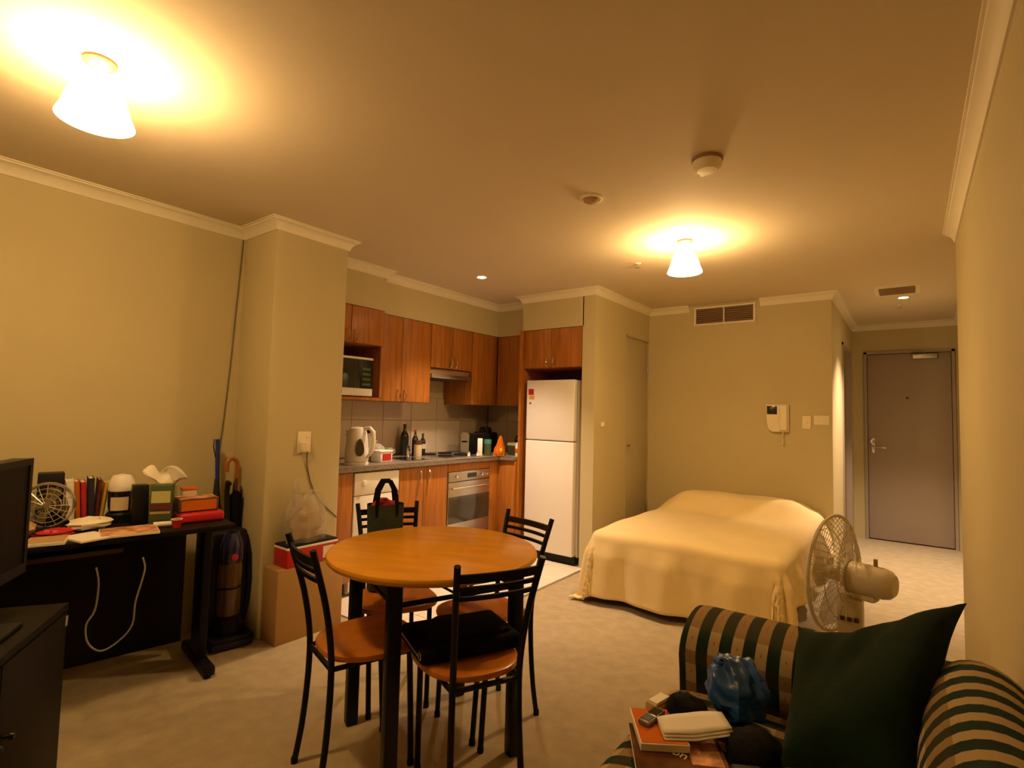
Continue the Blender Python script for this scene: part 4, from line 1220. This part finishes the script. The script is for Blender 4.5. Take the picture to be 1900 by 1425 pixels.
def magazine(name, label, loc, rz, w, l, h, m, pr=True):
    t = thing(name, label, 'magazine', loc, rz)
    part(t, 'pages', bx(-w / 2, w / 2, -l / 2, l / 2, 0, h, bev=0.001, seg=1), 'paper')
    part(t, 'cover', bx(-w / 2 + 0.003, w / 2 - 0.003, -l / 2 + 0.003, l / 2 - 0.003, h - 0.0005, h + 0.001), m)
magazine('magazine', 'open magazine with a reddish picture at the front of the desk', (-2.62, 0.84, ZD), -14, 0.17, 0.20, 0.010, 'print')
magazine('magazine', 'white leaflet left of the open magazine on the desk', (-2.62, 0.70, ZD), 12, 0.15, 0.12, 0.008, 'paper')
magazine('notepad', 'tan notepad at the desk front beside the television', (-2.64, 0.58, ZD), -20, 0.13, 0.12, 0.012, 'tan')
magazine('notepad', 'brown envelope lying nearest the television on the desk', (-2.66, 0.46, ZD), -4, 0.13, 0.10, 0.010, 'tan')
single('crumpled_paper', 'crumpled white paper on the desk before the books', 'paper', blob(B(), (0, 0, 0.022), 0.065, 0.075, 0.026, 0.16, 18, 12, flat=0.0), 'tissue', (-2.82, 0.755, ZD))
single('red_wrapper', 'crumpled red and brown wrapper beside the white paper', 'wrapper', blob(B(), (0, 0, 0.014), 0.05, 0.06, 0.018, 0.18, 16, 21, flat=0.0), 'red', (-2.745, 0.625, ZD))
single('brown_pouch', 'rounded brown pouch in front of the small desk fan', 'pouch', blob(B(), (0, 0, 0.03), 0.06, 0.06, 0.034, 0.06, 16, 23, flat=0.0), 'tan', (-2.83, 0.525, ZD))

# ================================================================ TELEVISION
TV = ((-2.206, 0.552, 0), -32.0)
t = thing('tv_cabinet', 'black television cabinet in the lower left corner of the room', 'cabinet', *TV)
part(t, 'top', bx(0, 0.80, -0.42, 0, 0.595, 0.62, bev=0.003), 'blackwood')
part(t, 'side_panel', bx(0.005, 0.023, -0.41, -0.012, 0.0, 0.595), 'blackwood')
part(t, 'side_panel', bx(0.777, 0.795, -0.41, -0.012, 0.0, 0.595), 'blackwood')
part(t, 'back_panel', bx(0.023, 0.777, -0.41, -0.40, 0.0, 0.595), 'blackwood')
for (a, b) in ((0.006, 0.398), (0.402, 0.794)):
    dr = part(t, 'door', bx(a, b, -0.012, -0.001, 0.05, 0.592, bev=0.002), 'blackwood')
    part(dr, 'knob', lathe(B(), [(0.004, 0), (0.004, 0.012), (0.010, 0.016), (0.008, 0.024), (0, 0.025)], n=14, T=TR(0.37 if a < 0.1 else 0.43, -0.001, 0.40) @ RX(-90)), 'black')
part(t, 'hinge', bx(0.008, 0.026, -0.004, 0.004, 0.55, 0.582, bev=0.002), 'steel')
part(t, 'plinth', bx(0.03, 0.77, -0.40, -0.03, 0.0, 0.05), 'black')
t = thing('television', 'flat dark screen television standing on the black cabinet', 'television', (-2.206, 0.552, 0.62), -32)
T0 = TR(0.067, -0.10, 0)
part(t, 'housing', box(B(), 0, 0.56, -0.05, -0.004, 0.125, 0.475, bev=0.008, T=T0), 'blackplastic')
part(t, 'bezel', box(box(box(box(B(), 0, 0.56, -0.006, 0.006, 0.455, 0.475, T=T0), 0, 0.56, -0.006, 0.006, 0.125, 0.155, T=T0), 0, 0.018, -0.006, 0.006, 0.155, 0.455, T=T0), 0.542, 0.56, -0.006, 0.006, 0.155, 0.455, T=T0), 'blackplastic')
part(t, 'screen', box(B(), 0.017, 0.543, -0.005, 0.002, 0.154, 0.456, T=T0), 'screen_tv')
part(t, 'neck', box(B(), 0.24, 0.32, -0.04, -0.01, 0.01, 0.14, T=T0), 'blackplastic')
part(t, 'stand', box(B(), 0.13, 0.43, -0.10, 0.06, 0.0, 0.016, bev=0.006, T=T0), 'blackplastic')

# ================================================================ VACUUM AND UMBRELLAS
t = thing('vacuum_cleaner', 'black upright vacuum cleaner with smoky dust canister beside the desk', 'vacuum', (-2.965, 1.425, 0), -8)
part(t, 'floor_head', prism(B(), [(-0.09, -0.105), (0.10, -0.11), (0.115, -0.09), (0.115, 0.09), (0.10, 0.11), (-0.09, 0.105)], 0.008, 0.065, bev=0.015), 'blackplastic')
part(t, 'front_bumper', box(B(), 0.10, 0.120, -0.10, 0.10, 0.012, 0.040, bev=0.006), 'navy', 'blue grey bumper strip')
for s in (-1, 1):
    part(t, 'wheel', rod(B(), (-0.06, 0.085 * s, 0.030), (-0.06, 0.112 * s, 0.030), 0.030, 16), 'blackplastic')
part(t, 'body', prism(B(), [(-0.09, -0.075), (0.0, -0.085), (0.0, 0.085), (-0.09, 0.075)], 0.055, 0.60, bev=0.02), 'blackplastic')
part(t, 'dust_canister', lathe(B(), [(0, 0.16), (0.055, 0.16), (0.060, 0.18), (0.060, 0.42), (0.055, 0.435), (0, 0.435)], c=(0.015, 0, 0), n=28), 'canister')
bm = lathe(B(), [(0.0605, 0.30), (0.062, 0.302), (0.062, 0.31), (0.0605, 0.312)], c=(0.015, 0, 0), n=28)
part(t, 'canister_ring', bm, 'blackplastic')
part(t, 'motor_housing', lathe(B(), [(0, 0.06), (0.075, 0.06), (0.078, 0.10), (0.062, 0.158), (0, 0.16)], c=(0.005, 0, 0), n=28), 'blackplastic')
part(t, 'top_cap', lathe(B(), [(0.058, 0.435), (0.064, 0.45), (0.060, 0.53), (0.040, 0.59), (0, 0.60)], c=(0.015, 0, 0), n=28), 'capblue', 'shiny dark blue cap')
part(t, 'release_button', lathe(B(), [(0, 0), (0.018, 0), (0.016, 0.012), (0, 0.014)], n=18, T=TR(0.073, 0.0, 0.47) @ RY(90)), 'red', 'red release button')
part(t, 'handle', tube(B(), [(-0.07, 0, 0.58), (-0.085, 0, 0.72), (-0.10, 0, 0.80), (-0.09, 0, 0.85), (-0.07, 0, 0.84)], 0.014, 10), 'blackplastic')
part(t, 'hose', tube(B(), [(-0.03, 0.088, 0.10), (-0.02, 0.105, 0.2), (-0.015, 0.112, 0.32), (-0.02, 0.105, 0.45), (-0.04, 0.09, 0.55), (-0.06, 0.06, 0.59)], 0.016, 10), 'black')

t = thing('umbrella', 'furled black umbrella with varnished wooden crook handle in the corner', 'umbrella', (-3.105, 1.508, 0))
bm = lathe(B(), [(0.004, 0.0), (0.006, 0.06), (0.018, 0.12), (0.031, 0.45), (0.036, 0.66), (0.034, 0.76), (0.012, 0.79), (0, 0.79)], n=16)
part(t, 'canopy', bm, 'blackcloth')
bm = tube(B(), [(0, 0, 0.78), (0, 0, 0.90)], 0.009, 8)
part(t, 'shaft', bm, 'brownlid')
hk = [(0, 0, 0.86)] + [(0, 0, 0.93)] + [(0.012 * 0, -0.028 + 0.028 * cos(a), 0.945 + 0.03 * sin(a)) for a in [pi * k / 8 for k in range(9)]] + [(0, -0.056, 0.90)]
part(t, 'crook_handle', tube(B(), hk, 0.0115, 10), 'crook', 'orange brown wooden crook')
for k in range(5):
    a = 0.7 + k * 1.2
    part(t, 'rib_tip', tube(B(), [(0.034 * cos(a), 0.034 * sin(a), 0.70), (0.037 * cos(a), 0.037 * sin(a), 0.80 + 0.012 * k)], [0.006, 0.002], 6), 'blackplastic')
t = thing('umbrella', 'furled dark blue umbrella with straight blue handle in the corner', 'umbrella', (-3.145, 1.440, 0))
lean = RX(1.5)
bm = lathe(B(), [(0.004, 0.0), (0.006, 0.05), (0.014, 0.1), (0.025, 0.50), (0.026, 0.64), (0.016, 0.80), (0.012, 0.86), (0, 0.86)], n=16, T=lean)
part(t, 'canopy', bm, 'navy')
bm = tube(B(), [(0, -0.020, 0.85), (0, -0.027, 1.02), (0, -0.030, 1.085)], [0.011, 0.012, 0.011], 10)
part(t, 'handle', bm, 'blueplastic')
bm = tube(B(), [(0, -0.030, 1.07), (0, -0.048, 1.085), (0, -0.050, 1.04), (0, -0.036, 0.98)], 0.003, 6)
part(t, 'wrist_loop', bm, 'blackplastic')

# ================================================================ PEDESTAL FAN
t = thing('pedestal_fan', 'ivory pedestal fan with wire cage between bed and sofa', 'fan', (-0.19, 2.42, 0), 0)
FZ = 0.685
HM = TR(0, 0, FZ) @ RZ(163)     # head: local +x is the blowing direction
part(t, 'base', lathe(B(), [(0, 0), (0.17, 0), (0.17, 0.012), (0.10, 0.032), (0.035, 0.05), (0, 0.05)], n=32), 'fanplastic')
part(t, 'pole', rod(B(), (0.0, 0, 0.04), (0.0, 0, 0.46), 0.017, 14), 'fanplastic')
part(t, 'control_box', prism(B(), [(-0.04, -0.045), (0.04, -0.045), (0.04, 0.045), (-0.04, 0.045)], 0.44, FZ - 0.075, bev=0.012), 'fanplastic')
for k in range(3):
    part(t, 'button', bx(-0.03 + k * 0.022, -0.016 + k * 0.022, -0.052, -0.043, 0.53, 0.545, bev=0.002), 'brownlid')
mh = lathe(B(), [(0, -0.128), (0.036, -0.126), (0.050, -0.112), (0.056, -0.09), (0.058, 0.02), (0.045, 0.04), (0, 0.045)], n=28, T=HM @ TR(-0.02, 0, 0) @ RY(90))
part(t, 'motor_housing', mh, 'fanplastic')
part(t, 'tilt_bracket', box(B(), -0.04, 0.04, -0.028, 0.028, -0.075, -0.05, bev=0.01, T=HM @ TR(-0.05, 0, 0)), 'fanplastic')
part(t, 'oscillation_knob', rod(B(), HM @ Vector((-0.085, 0, 0.05)), HM @ Vector((-0.085, 0, 0.082)), 0.007, 10), 'tan')
GR = 0.215
def cage(depth, x0, nspoke, hubr):
    bm = B()
    for (r, w) in ((hubr, 0.003), (0.10, 0.0018), (0.16, 0.0018), (GR, 0.0045)):
        q = (r / GR)
        x = x0 + depth * (1 - q ** 3)
        tube(bm, [HM @ Vector((x, r * cos(a), r * sin(a))) for a in [2 * pi * k / 48 for k in range(48)]], w, 5, closed=True)
    for k in range(nspoke):
        a = 2 * pi * k / nspoke
        pts = []
        for i in range(6):
            r = hubr + (GR - hubr) * i / 5
            x = x0 + depth * (1 - (r / GR) ** 3)
            a2 = a + 0.25 * (1 - i / 5)
            pts.append(HM @ Vector((x, r * cos(a2), r * sin(a2))))
        tube(bm, pts, 0.0013, 4)
    return bm
part(t, 'rear_cage', cage(-0.055, 0.055, 44, 0.06), 'fanplastic')
part(t, 'front_cage', cage(0.055, 0.058, 44, 0.045), 'fanplastic')
part(t, 'cage_rim', tube(B(), [HM @ Vector((0.0565, (GR + 0.002) * cos(a), (GR + 0.002) * sin(a))) for a in [2 * pi * k / 48 for k in range(48)]], 0.007, 6, closed=True), 'fanplastic')
part(t, 'front_badge', lathe(B(), [(0, 0.006), (0.04, 0.004), (0.046, 0), (0, -0.002)], n=24, T=HM @ TR(0.113, 0, 0) @ RY(90)), 'fanplastic')
part(t, 'hub', lathe(B(), [(0, 0.03), (0.02, 0.028), (0.03, 0.0), (0.03, -0.02), (0, -0.02)], n=20, T=HM @ TR(0.06, 0, 0) @ RY(90)), 'fanplastic')
for k in range(3):
    def bl(a, b, k=k):
        r = 0.025 + 0.165 * a
        w = (0.055 + 0.15 * sin(min(1, a * 1.05) * pi * 0.62)) * (1 - 0.35 * max(0, a - 0.75) * 4 * 0.5)
        s = (b - 0.5) * w
        p = Vector((0.055 + 0.30 * s * 0.5, r, s))
        p = Matrix.Rotation(2 * pi * k / 3 + 0.5, 4, 'X') @ p
        return HM @ p
    o = part(t, 'blade', grid(B(), bl, 10, 8), 'fanblade')
    md = o.modifiers.new('thickness', 'SOLIDIFY')
    md.thickness = 0.003

# ================================================================ SOFA
t = thing('sofa', 'green and tan checked fabric sofa along the right wall', 'sofa', (-0.2, 1.0, 0))
SY0, SY1 = -0.55, 2.05
part(t, 'base', bx(-0.585, 0.16, SY0 + 0.05, SY1 - 0.05, 0.04, 0.27, bev=0.02), 'check_seat', world=True)
def roll_arm(y0, y1):
    """scroll arm: rounded top, running front to back"""
    bm = B()
    w = y1 - y0
    prof = []
    for k in range(13):
        a = pi * k / 12
        prof.append((y0 + w / 2 - (w / 2 + 0.012) * cos(a), 0.515 + 0.105 * sin(a)))
    prof = [(y0 + 0.02, 0.05), (y0 + 0.008, 0.30), (y0 - 0.004, 0.46)] + prof + [(y1 + 0.004, 0.46), (y1 - 0.008, 0.30), (y1 - 0.02, 0.05)]
    xs = [(-0.603, 0.86), (-0.610, 0.94), (-0.603, 0.985), (-0.58, 1.0), (-0.3, 1.0), (0.0, 1.0), (0.19, 1.0)]
    cy, cz = (y0 + y1) / 2, 0.35
    rows = [[bm.verts.new((x, cy + (p[0] - cy) * k, max(0.045, cz + (p[1] - cz) * k))) for p in prof] for (x, k) in xs]
    n = len(prof)
    for i in range(len(rows) - 1):
        for j in range(n):
            bm.faces.new((rows[i][j], rows[i][(j + 1) % n], rows[i + 1][(j + 1) % n], rows[i + 1][j]))
    bm.faces.new(rows[0][::-1])
    bm.faces.new(rows[-1])
    return bm
part(t, 'arm', roll_arm(1.745, 2.035), 'check_arm', world=True)
part(t, 'arm', roll_arm(-0.54, -0.25), 'check_arm', world=True)
def seat_cushion(y0, y1):
    bm = B()
    x0, x1 = -0.638, 0.05
    n = 30
    def fn(a, b):
        ang = 2 * pi * a
        ex = 4.0
        c_, s_ = cos(ang), sin(ang)
        hx = (x1 - x0) / 2 * abs(c_) ** (2 / ex) * (1 if c_ > 0 else -1)
        hz = 0.085 * abs(s_) ** (2 / ex) * (1 if s_ > 0 else -1)
        k = 1 - 0.35 * max(0, (abs(b - 0.5) - 0.46) / 0.04) ** 2
        if hz > 0:
            hz *= 1 + 0.12 * (1 - (2 * b - 1) ** 2)
        return Vector(((x0 + x1) / 2 + hx * (1 - 0.02 * (1 - k)), y0 + (y1 - y0) * b, 0.345 + hz * k))
    grid(bm, fn, 40, n)
    bmesh.ops.remove_doubles(bm, verts=bm.verts, dist=0.0005)
    bmesh.ops.holes_fill(bm, edges=[e for e in bm.edges if e.is_boundary], sides=0)
    return bm
part(t, 'seat_cushion', seat_cushion(0.76, 1.735), 'check_seat', world=True)
part(t, 'seat_cushion', seat_cushion(-0.24, 0.75), 'check_seat', world=True)
def back_cushion(y0, y1):
    bm = B()
    prof = [(0.03, 0.40)] + [(0.115 - 0.115 * cos(a), 0.58 + 0.165 * sin(a)) for a in [-0.6 + k * (pi * 0.88 + 0.6) / 18 for k in range(19)]] + [(0.205, 0.62), (0.205, 0.40)]
    n = 28
    rows = []
    cx, cz = 0.10, 0.56
    for i in range(n + 1):
        b = i / n
        e = abs(2 * b - 1)
        k = 1 - 0.30 * max(0, (e - 0.72) / 0.28) ** 2.2
        rows.append([bm.verts.new((min(0.205, cx + (p[0] - cx) * k), y0 + (y1 - y0) * b, cz + (p[1] - cz) * (k if p[1] > cz else 1))) for p in prof])
    m = len(prof)
    for i in range(n):
        for j in range(m):
            bm.faces.new((rows[i][j], rows[i][(j + 1) % m], rows[i + 1][(j + 1) % m], rows[i + 1][j]))
    bm.faces.new(rows[0][::-1])
    bm.faces.new(rows[-1])
    return bm
part(t, 'back_frame', bx(0.13, 0.205, SY0 + 0.05, 1.99, 0.05, 0.60, bev=0.03, seg=3), 'check_back', world=True)
part(t, 'back_cushion', back_cushion(0.76, 1.70), 'check_back', world=True)
part(t, 'back_cushion', back_cushion(-0.24, 0.75), 'check_back', world=True)
for (x, y) in ((-0.55, -0.45), (-0.55, 1.95), (0.12, -0.45), (0.12, 1.95)):
    part(t, 'foot', rod(B(), (x, y, 0), (x, y, 0.06), 0.03, 12), 'blackwood', world=True)

# things on the sofa
ZS = 0.439
def quad_cushion(TL, TRc, BL, BR, thick, sag=0.0):
    """soft cushion whose seam runs through four corner points"""
    TL, TRc, BL, BR = (Vector(p) for p in (TL, TRc, BL, BR))
    nrm = ((TRc - TL) + (BR - BL)).cross((BL - TL) + (BR - TRc)).normalized()
    bm = B()
    n = 22
    fr, bk_ = [], []
    for s_, st in ((1, fr), (-1, bk_)):
        for i in range(n + 1):
            row = []
            for j in range(n + 1):
                u, v = i / n, j / n
                U, V = 2 * u - 1, 2 * v - 1
                pu = 0.5 + U * (1 - 0.12 * (1 - U * U) * 0 - 0.10 * (1 - V * V) * abs(U) ** 3) / 2
                pv = 0.5 + V * (1 - 0.10 * (1 - U * U) * abs(V) ** 3) / 2
                p = TL.lerp(TRc, pu).lerp(BL.lerp(BR, pu), pv) - Vector((0, 0, (0.20 * u * (1 - u) ** 1.3 - 0.16 * u ** 3 * (1 - u)) * (1 - pv)))
                h = (max(0, 1 - abs(U) ** 2.4) * max(0, 1 - abs(V) ** 2.4)) ** 0.55
                h *= 1 + 0.12 * sin(4 * u + 7 * v) - 0.22 * math.exp(-((u - 0.70 + 0.5 * v) / 0.06) ** 2) * max(0, 1 - 1.2 * v) - 0.28 * math.exp(-((u - 0.42 + 0.35 * v) / 0.07) ** 2) * max(0, 1 - 1.4 * v)
                if (i in (0, n) or j in (0, n)) and s_ == -1:
                    row.append(fr[i][j])
                else:
                    row.append(bm.verts.new(p - nrm * s_ * h * thick / 2))
            st.append(row)
    for s_, g in ((1, fr), (-1, bk_)):
        for i in range(n):
            for j in range(n):
                f = (g[i][j], g[i + 1][j], g[i + 1][j + 1], g[i][j + 1])
                bm.faces.new(f if s_ == 1 else f[::-1])
    return bm
bm = quad_cushion((-0.265, 1.735, 0.685), (0.105, 1.73, 0.835), (-0.255, 1.40, 0.465), (-0.01, 1.30, 0.56), 0.15)
single('green_cushion', 'large dark green scatter cushion leaning in the sofa corner', 'cushion', bm, 'greenvelvet', (-0.13, 1.55, 0.45), world=True)
t = thing('blue_bag', 'crumpled blue plastic bag on the sofa against the far arm', 'bag', (-0.395, 1.60, ZS))
part(t, 'body', blob(B(), (0, 0, 0.078), 0.080, 0.072, 0.082, 0.085, 48, 15, flat=0.0, freq=3.1), 'bluebag')
part(t, 'knot', blob(B(), (-0.03, 0.0, 0.150), 0.03, 0.025, 0.014, 0.2, 16, 18), 'bluebag')
magazine('orange_book', 'orange covered book lying open under the phone on the sofa', (-0.535, 1.378, ZS + 0.0125), 34, 0.12, 0.16, 0.018, 'orange')
t = thing('magazine', 'orange and brown magazine with white lettering on the sofa seat', 'magazine', (-0.455, 1.315, ZS), 30)
part(t, 'pages', bx(-0.11, 0.11, -0.13, 0.13, 0, 0.010, bev=0.001, seg=1), 'paper')
part(t, 'cover', bx(-0.1095, 0.1095, -0.1295, 0.1295, 0.0098, 0.0112), 'printbrown')
part(t, 'cover_picture', bx(0.025, 0.100, -0.02, 0.11, 0.0110, 0.0116), 'print')
fc = bpy.data.curves.new('lettering', 'FONT')
fc.body = 'Abn'
fc.size = 0.038
fc.extrude = 0.0004
fo = bpy.data.objects.new('lettering_source', fc)
COL.objects.link(fo)
bpy.context.view_layer.update()
me = bpy.data.meshes.new_from_object(fo.evaluated_get(bpy.context.evaluated_depsgraph_get()))
bpy.data.objects.remove(fo)
me.transform(TR(-0.040, 0.030, 0.0114) @ RZ(-34))
me.materials.clear()
me.materials.append(M['paper'])
o = bpy.data.objects.new('cover_lettering', me)
o.parent = t
COL.objects.link(o)
setp(o, 'white lettering')
t = thing('folded_papers', 'white folded papers spread over the magazine on the sofa', 'papers', (-0.448, 1.402, ZS + 0.0315), 36)
for k in range(3):
    bm = B()
    def fold(a, b, k=k):
        x = -0.085 + 0.17 * a
        return Vector((x, -0.035 + 0.07 * b + 0.006 * k, 0.003 + k * 0.005 + 0.030 * max(0, a - 0.45) + 0.012 * sin(3 * a) * b))
    grid(bm, fold, 10, 4)
    o = part(t, 'sheet', bm, 'paper')
    md = o.modifiers.new('thickness', 'SOLIDIFY')
    md.thickness = 0.002
t = thing('mobile_phone', 'slim silver mobile phone lying on the orange book', 'phone', (-0.558, 1.392, ZS + 0.0315), -8)
part(t, 'body', bx(-0.016, 0.016, -0.045, 0.045, 0, 0.014, bev=0.005), 'silverphone')
part(t, 'screen', bx(-0.012, 0.012, 0.0, 0.036, 0.0135, 0.015), 'glass_dark')
part(t, 'keypad', bx(-0.012, 0.012, -0.038, -0.006, 0.0135, 0.015), 'blackplastic')
t = thing('tan_wallet', 'yellow and tan folded wallet beside the black pouch on the sofa', 'wallet', (-0.572, 1.478, ZS + 0.001), -12)
part(t, 'wallet', bx(-0.018, 0.018, -0.042, 0.042, 0, 0.045, bev=0.006), 'tan')
part(t, 'orange_face', bx(0.010, 0.0195, -0.036, 0.036, 0.008, 0.038, bev=0.002), 'yellow')
part(t, 'white_edge', bx(-0.014, 0.014, -0.03, 0.03, 0.044, 0.047), 'paper')
single('black_pouch', 'soft black pouch lying on the papers in front of the blue bag', 'pouch', blob(B(), (0, 0, 0.036), 0.056, 0.048, 0.042, 0.06, 22, 31, flat=0.0), 'blackcloth', (-0.494, 1.484, ZS + 0.001))
single('hat', 'rounded black hat lying between magazine and green cushion', 'hat', blob(B(), (0, 0, 0.02), 0.066, 0.075, 0.052, 0.04, 22, 33, flat=0.0), 'blackcloth', (-0.312, 1.432, ZS + 0.002))
t = thing('camera_case', 'small black case with pale painted glints right of the magazine', 'case', (-0.285, 1.29, ZS), 30)
part(t, 'case', bx(-0.035, 0.035, -0.055, 0.055, 0, 0.045, bev=0.008), 'blackplastic')
for y in (-0.02, 0.03):
    part(t, 'glint_patch', bx(-0.037, -0.030, y - 0.008, y + 0.008, 0.024, 0.042, bev=0.002), 'steel')  # pale patches put on the case as glints of light

# ---- end of list
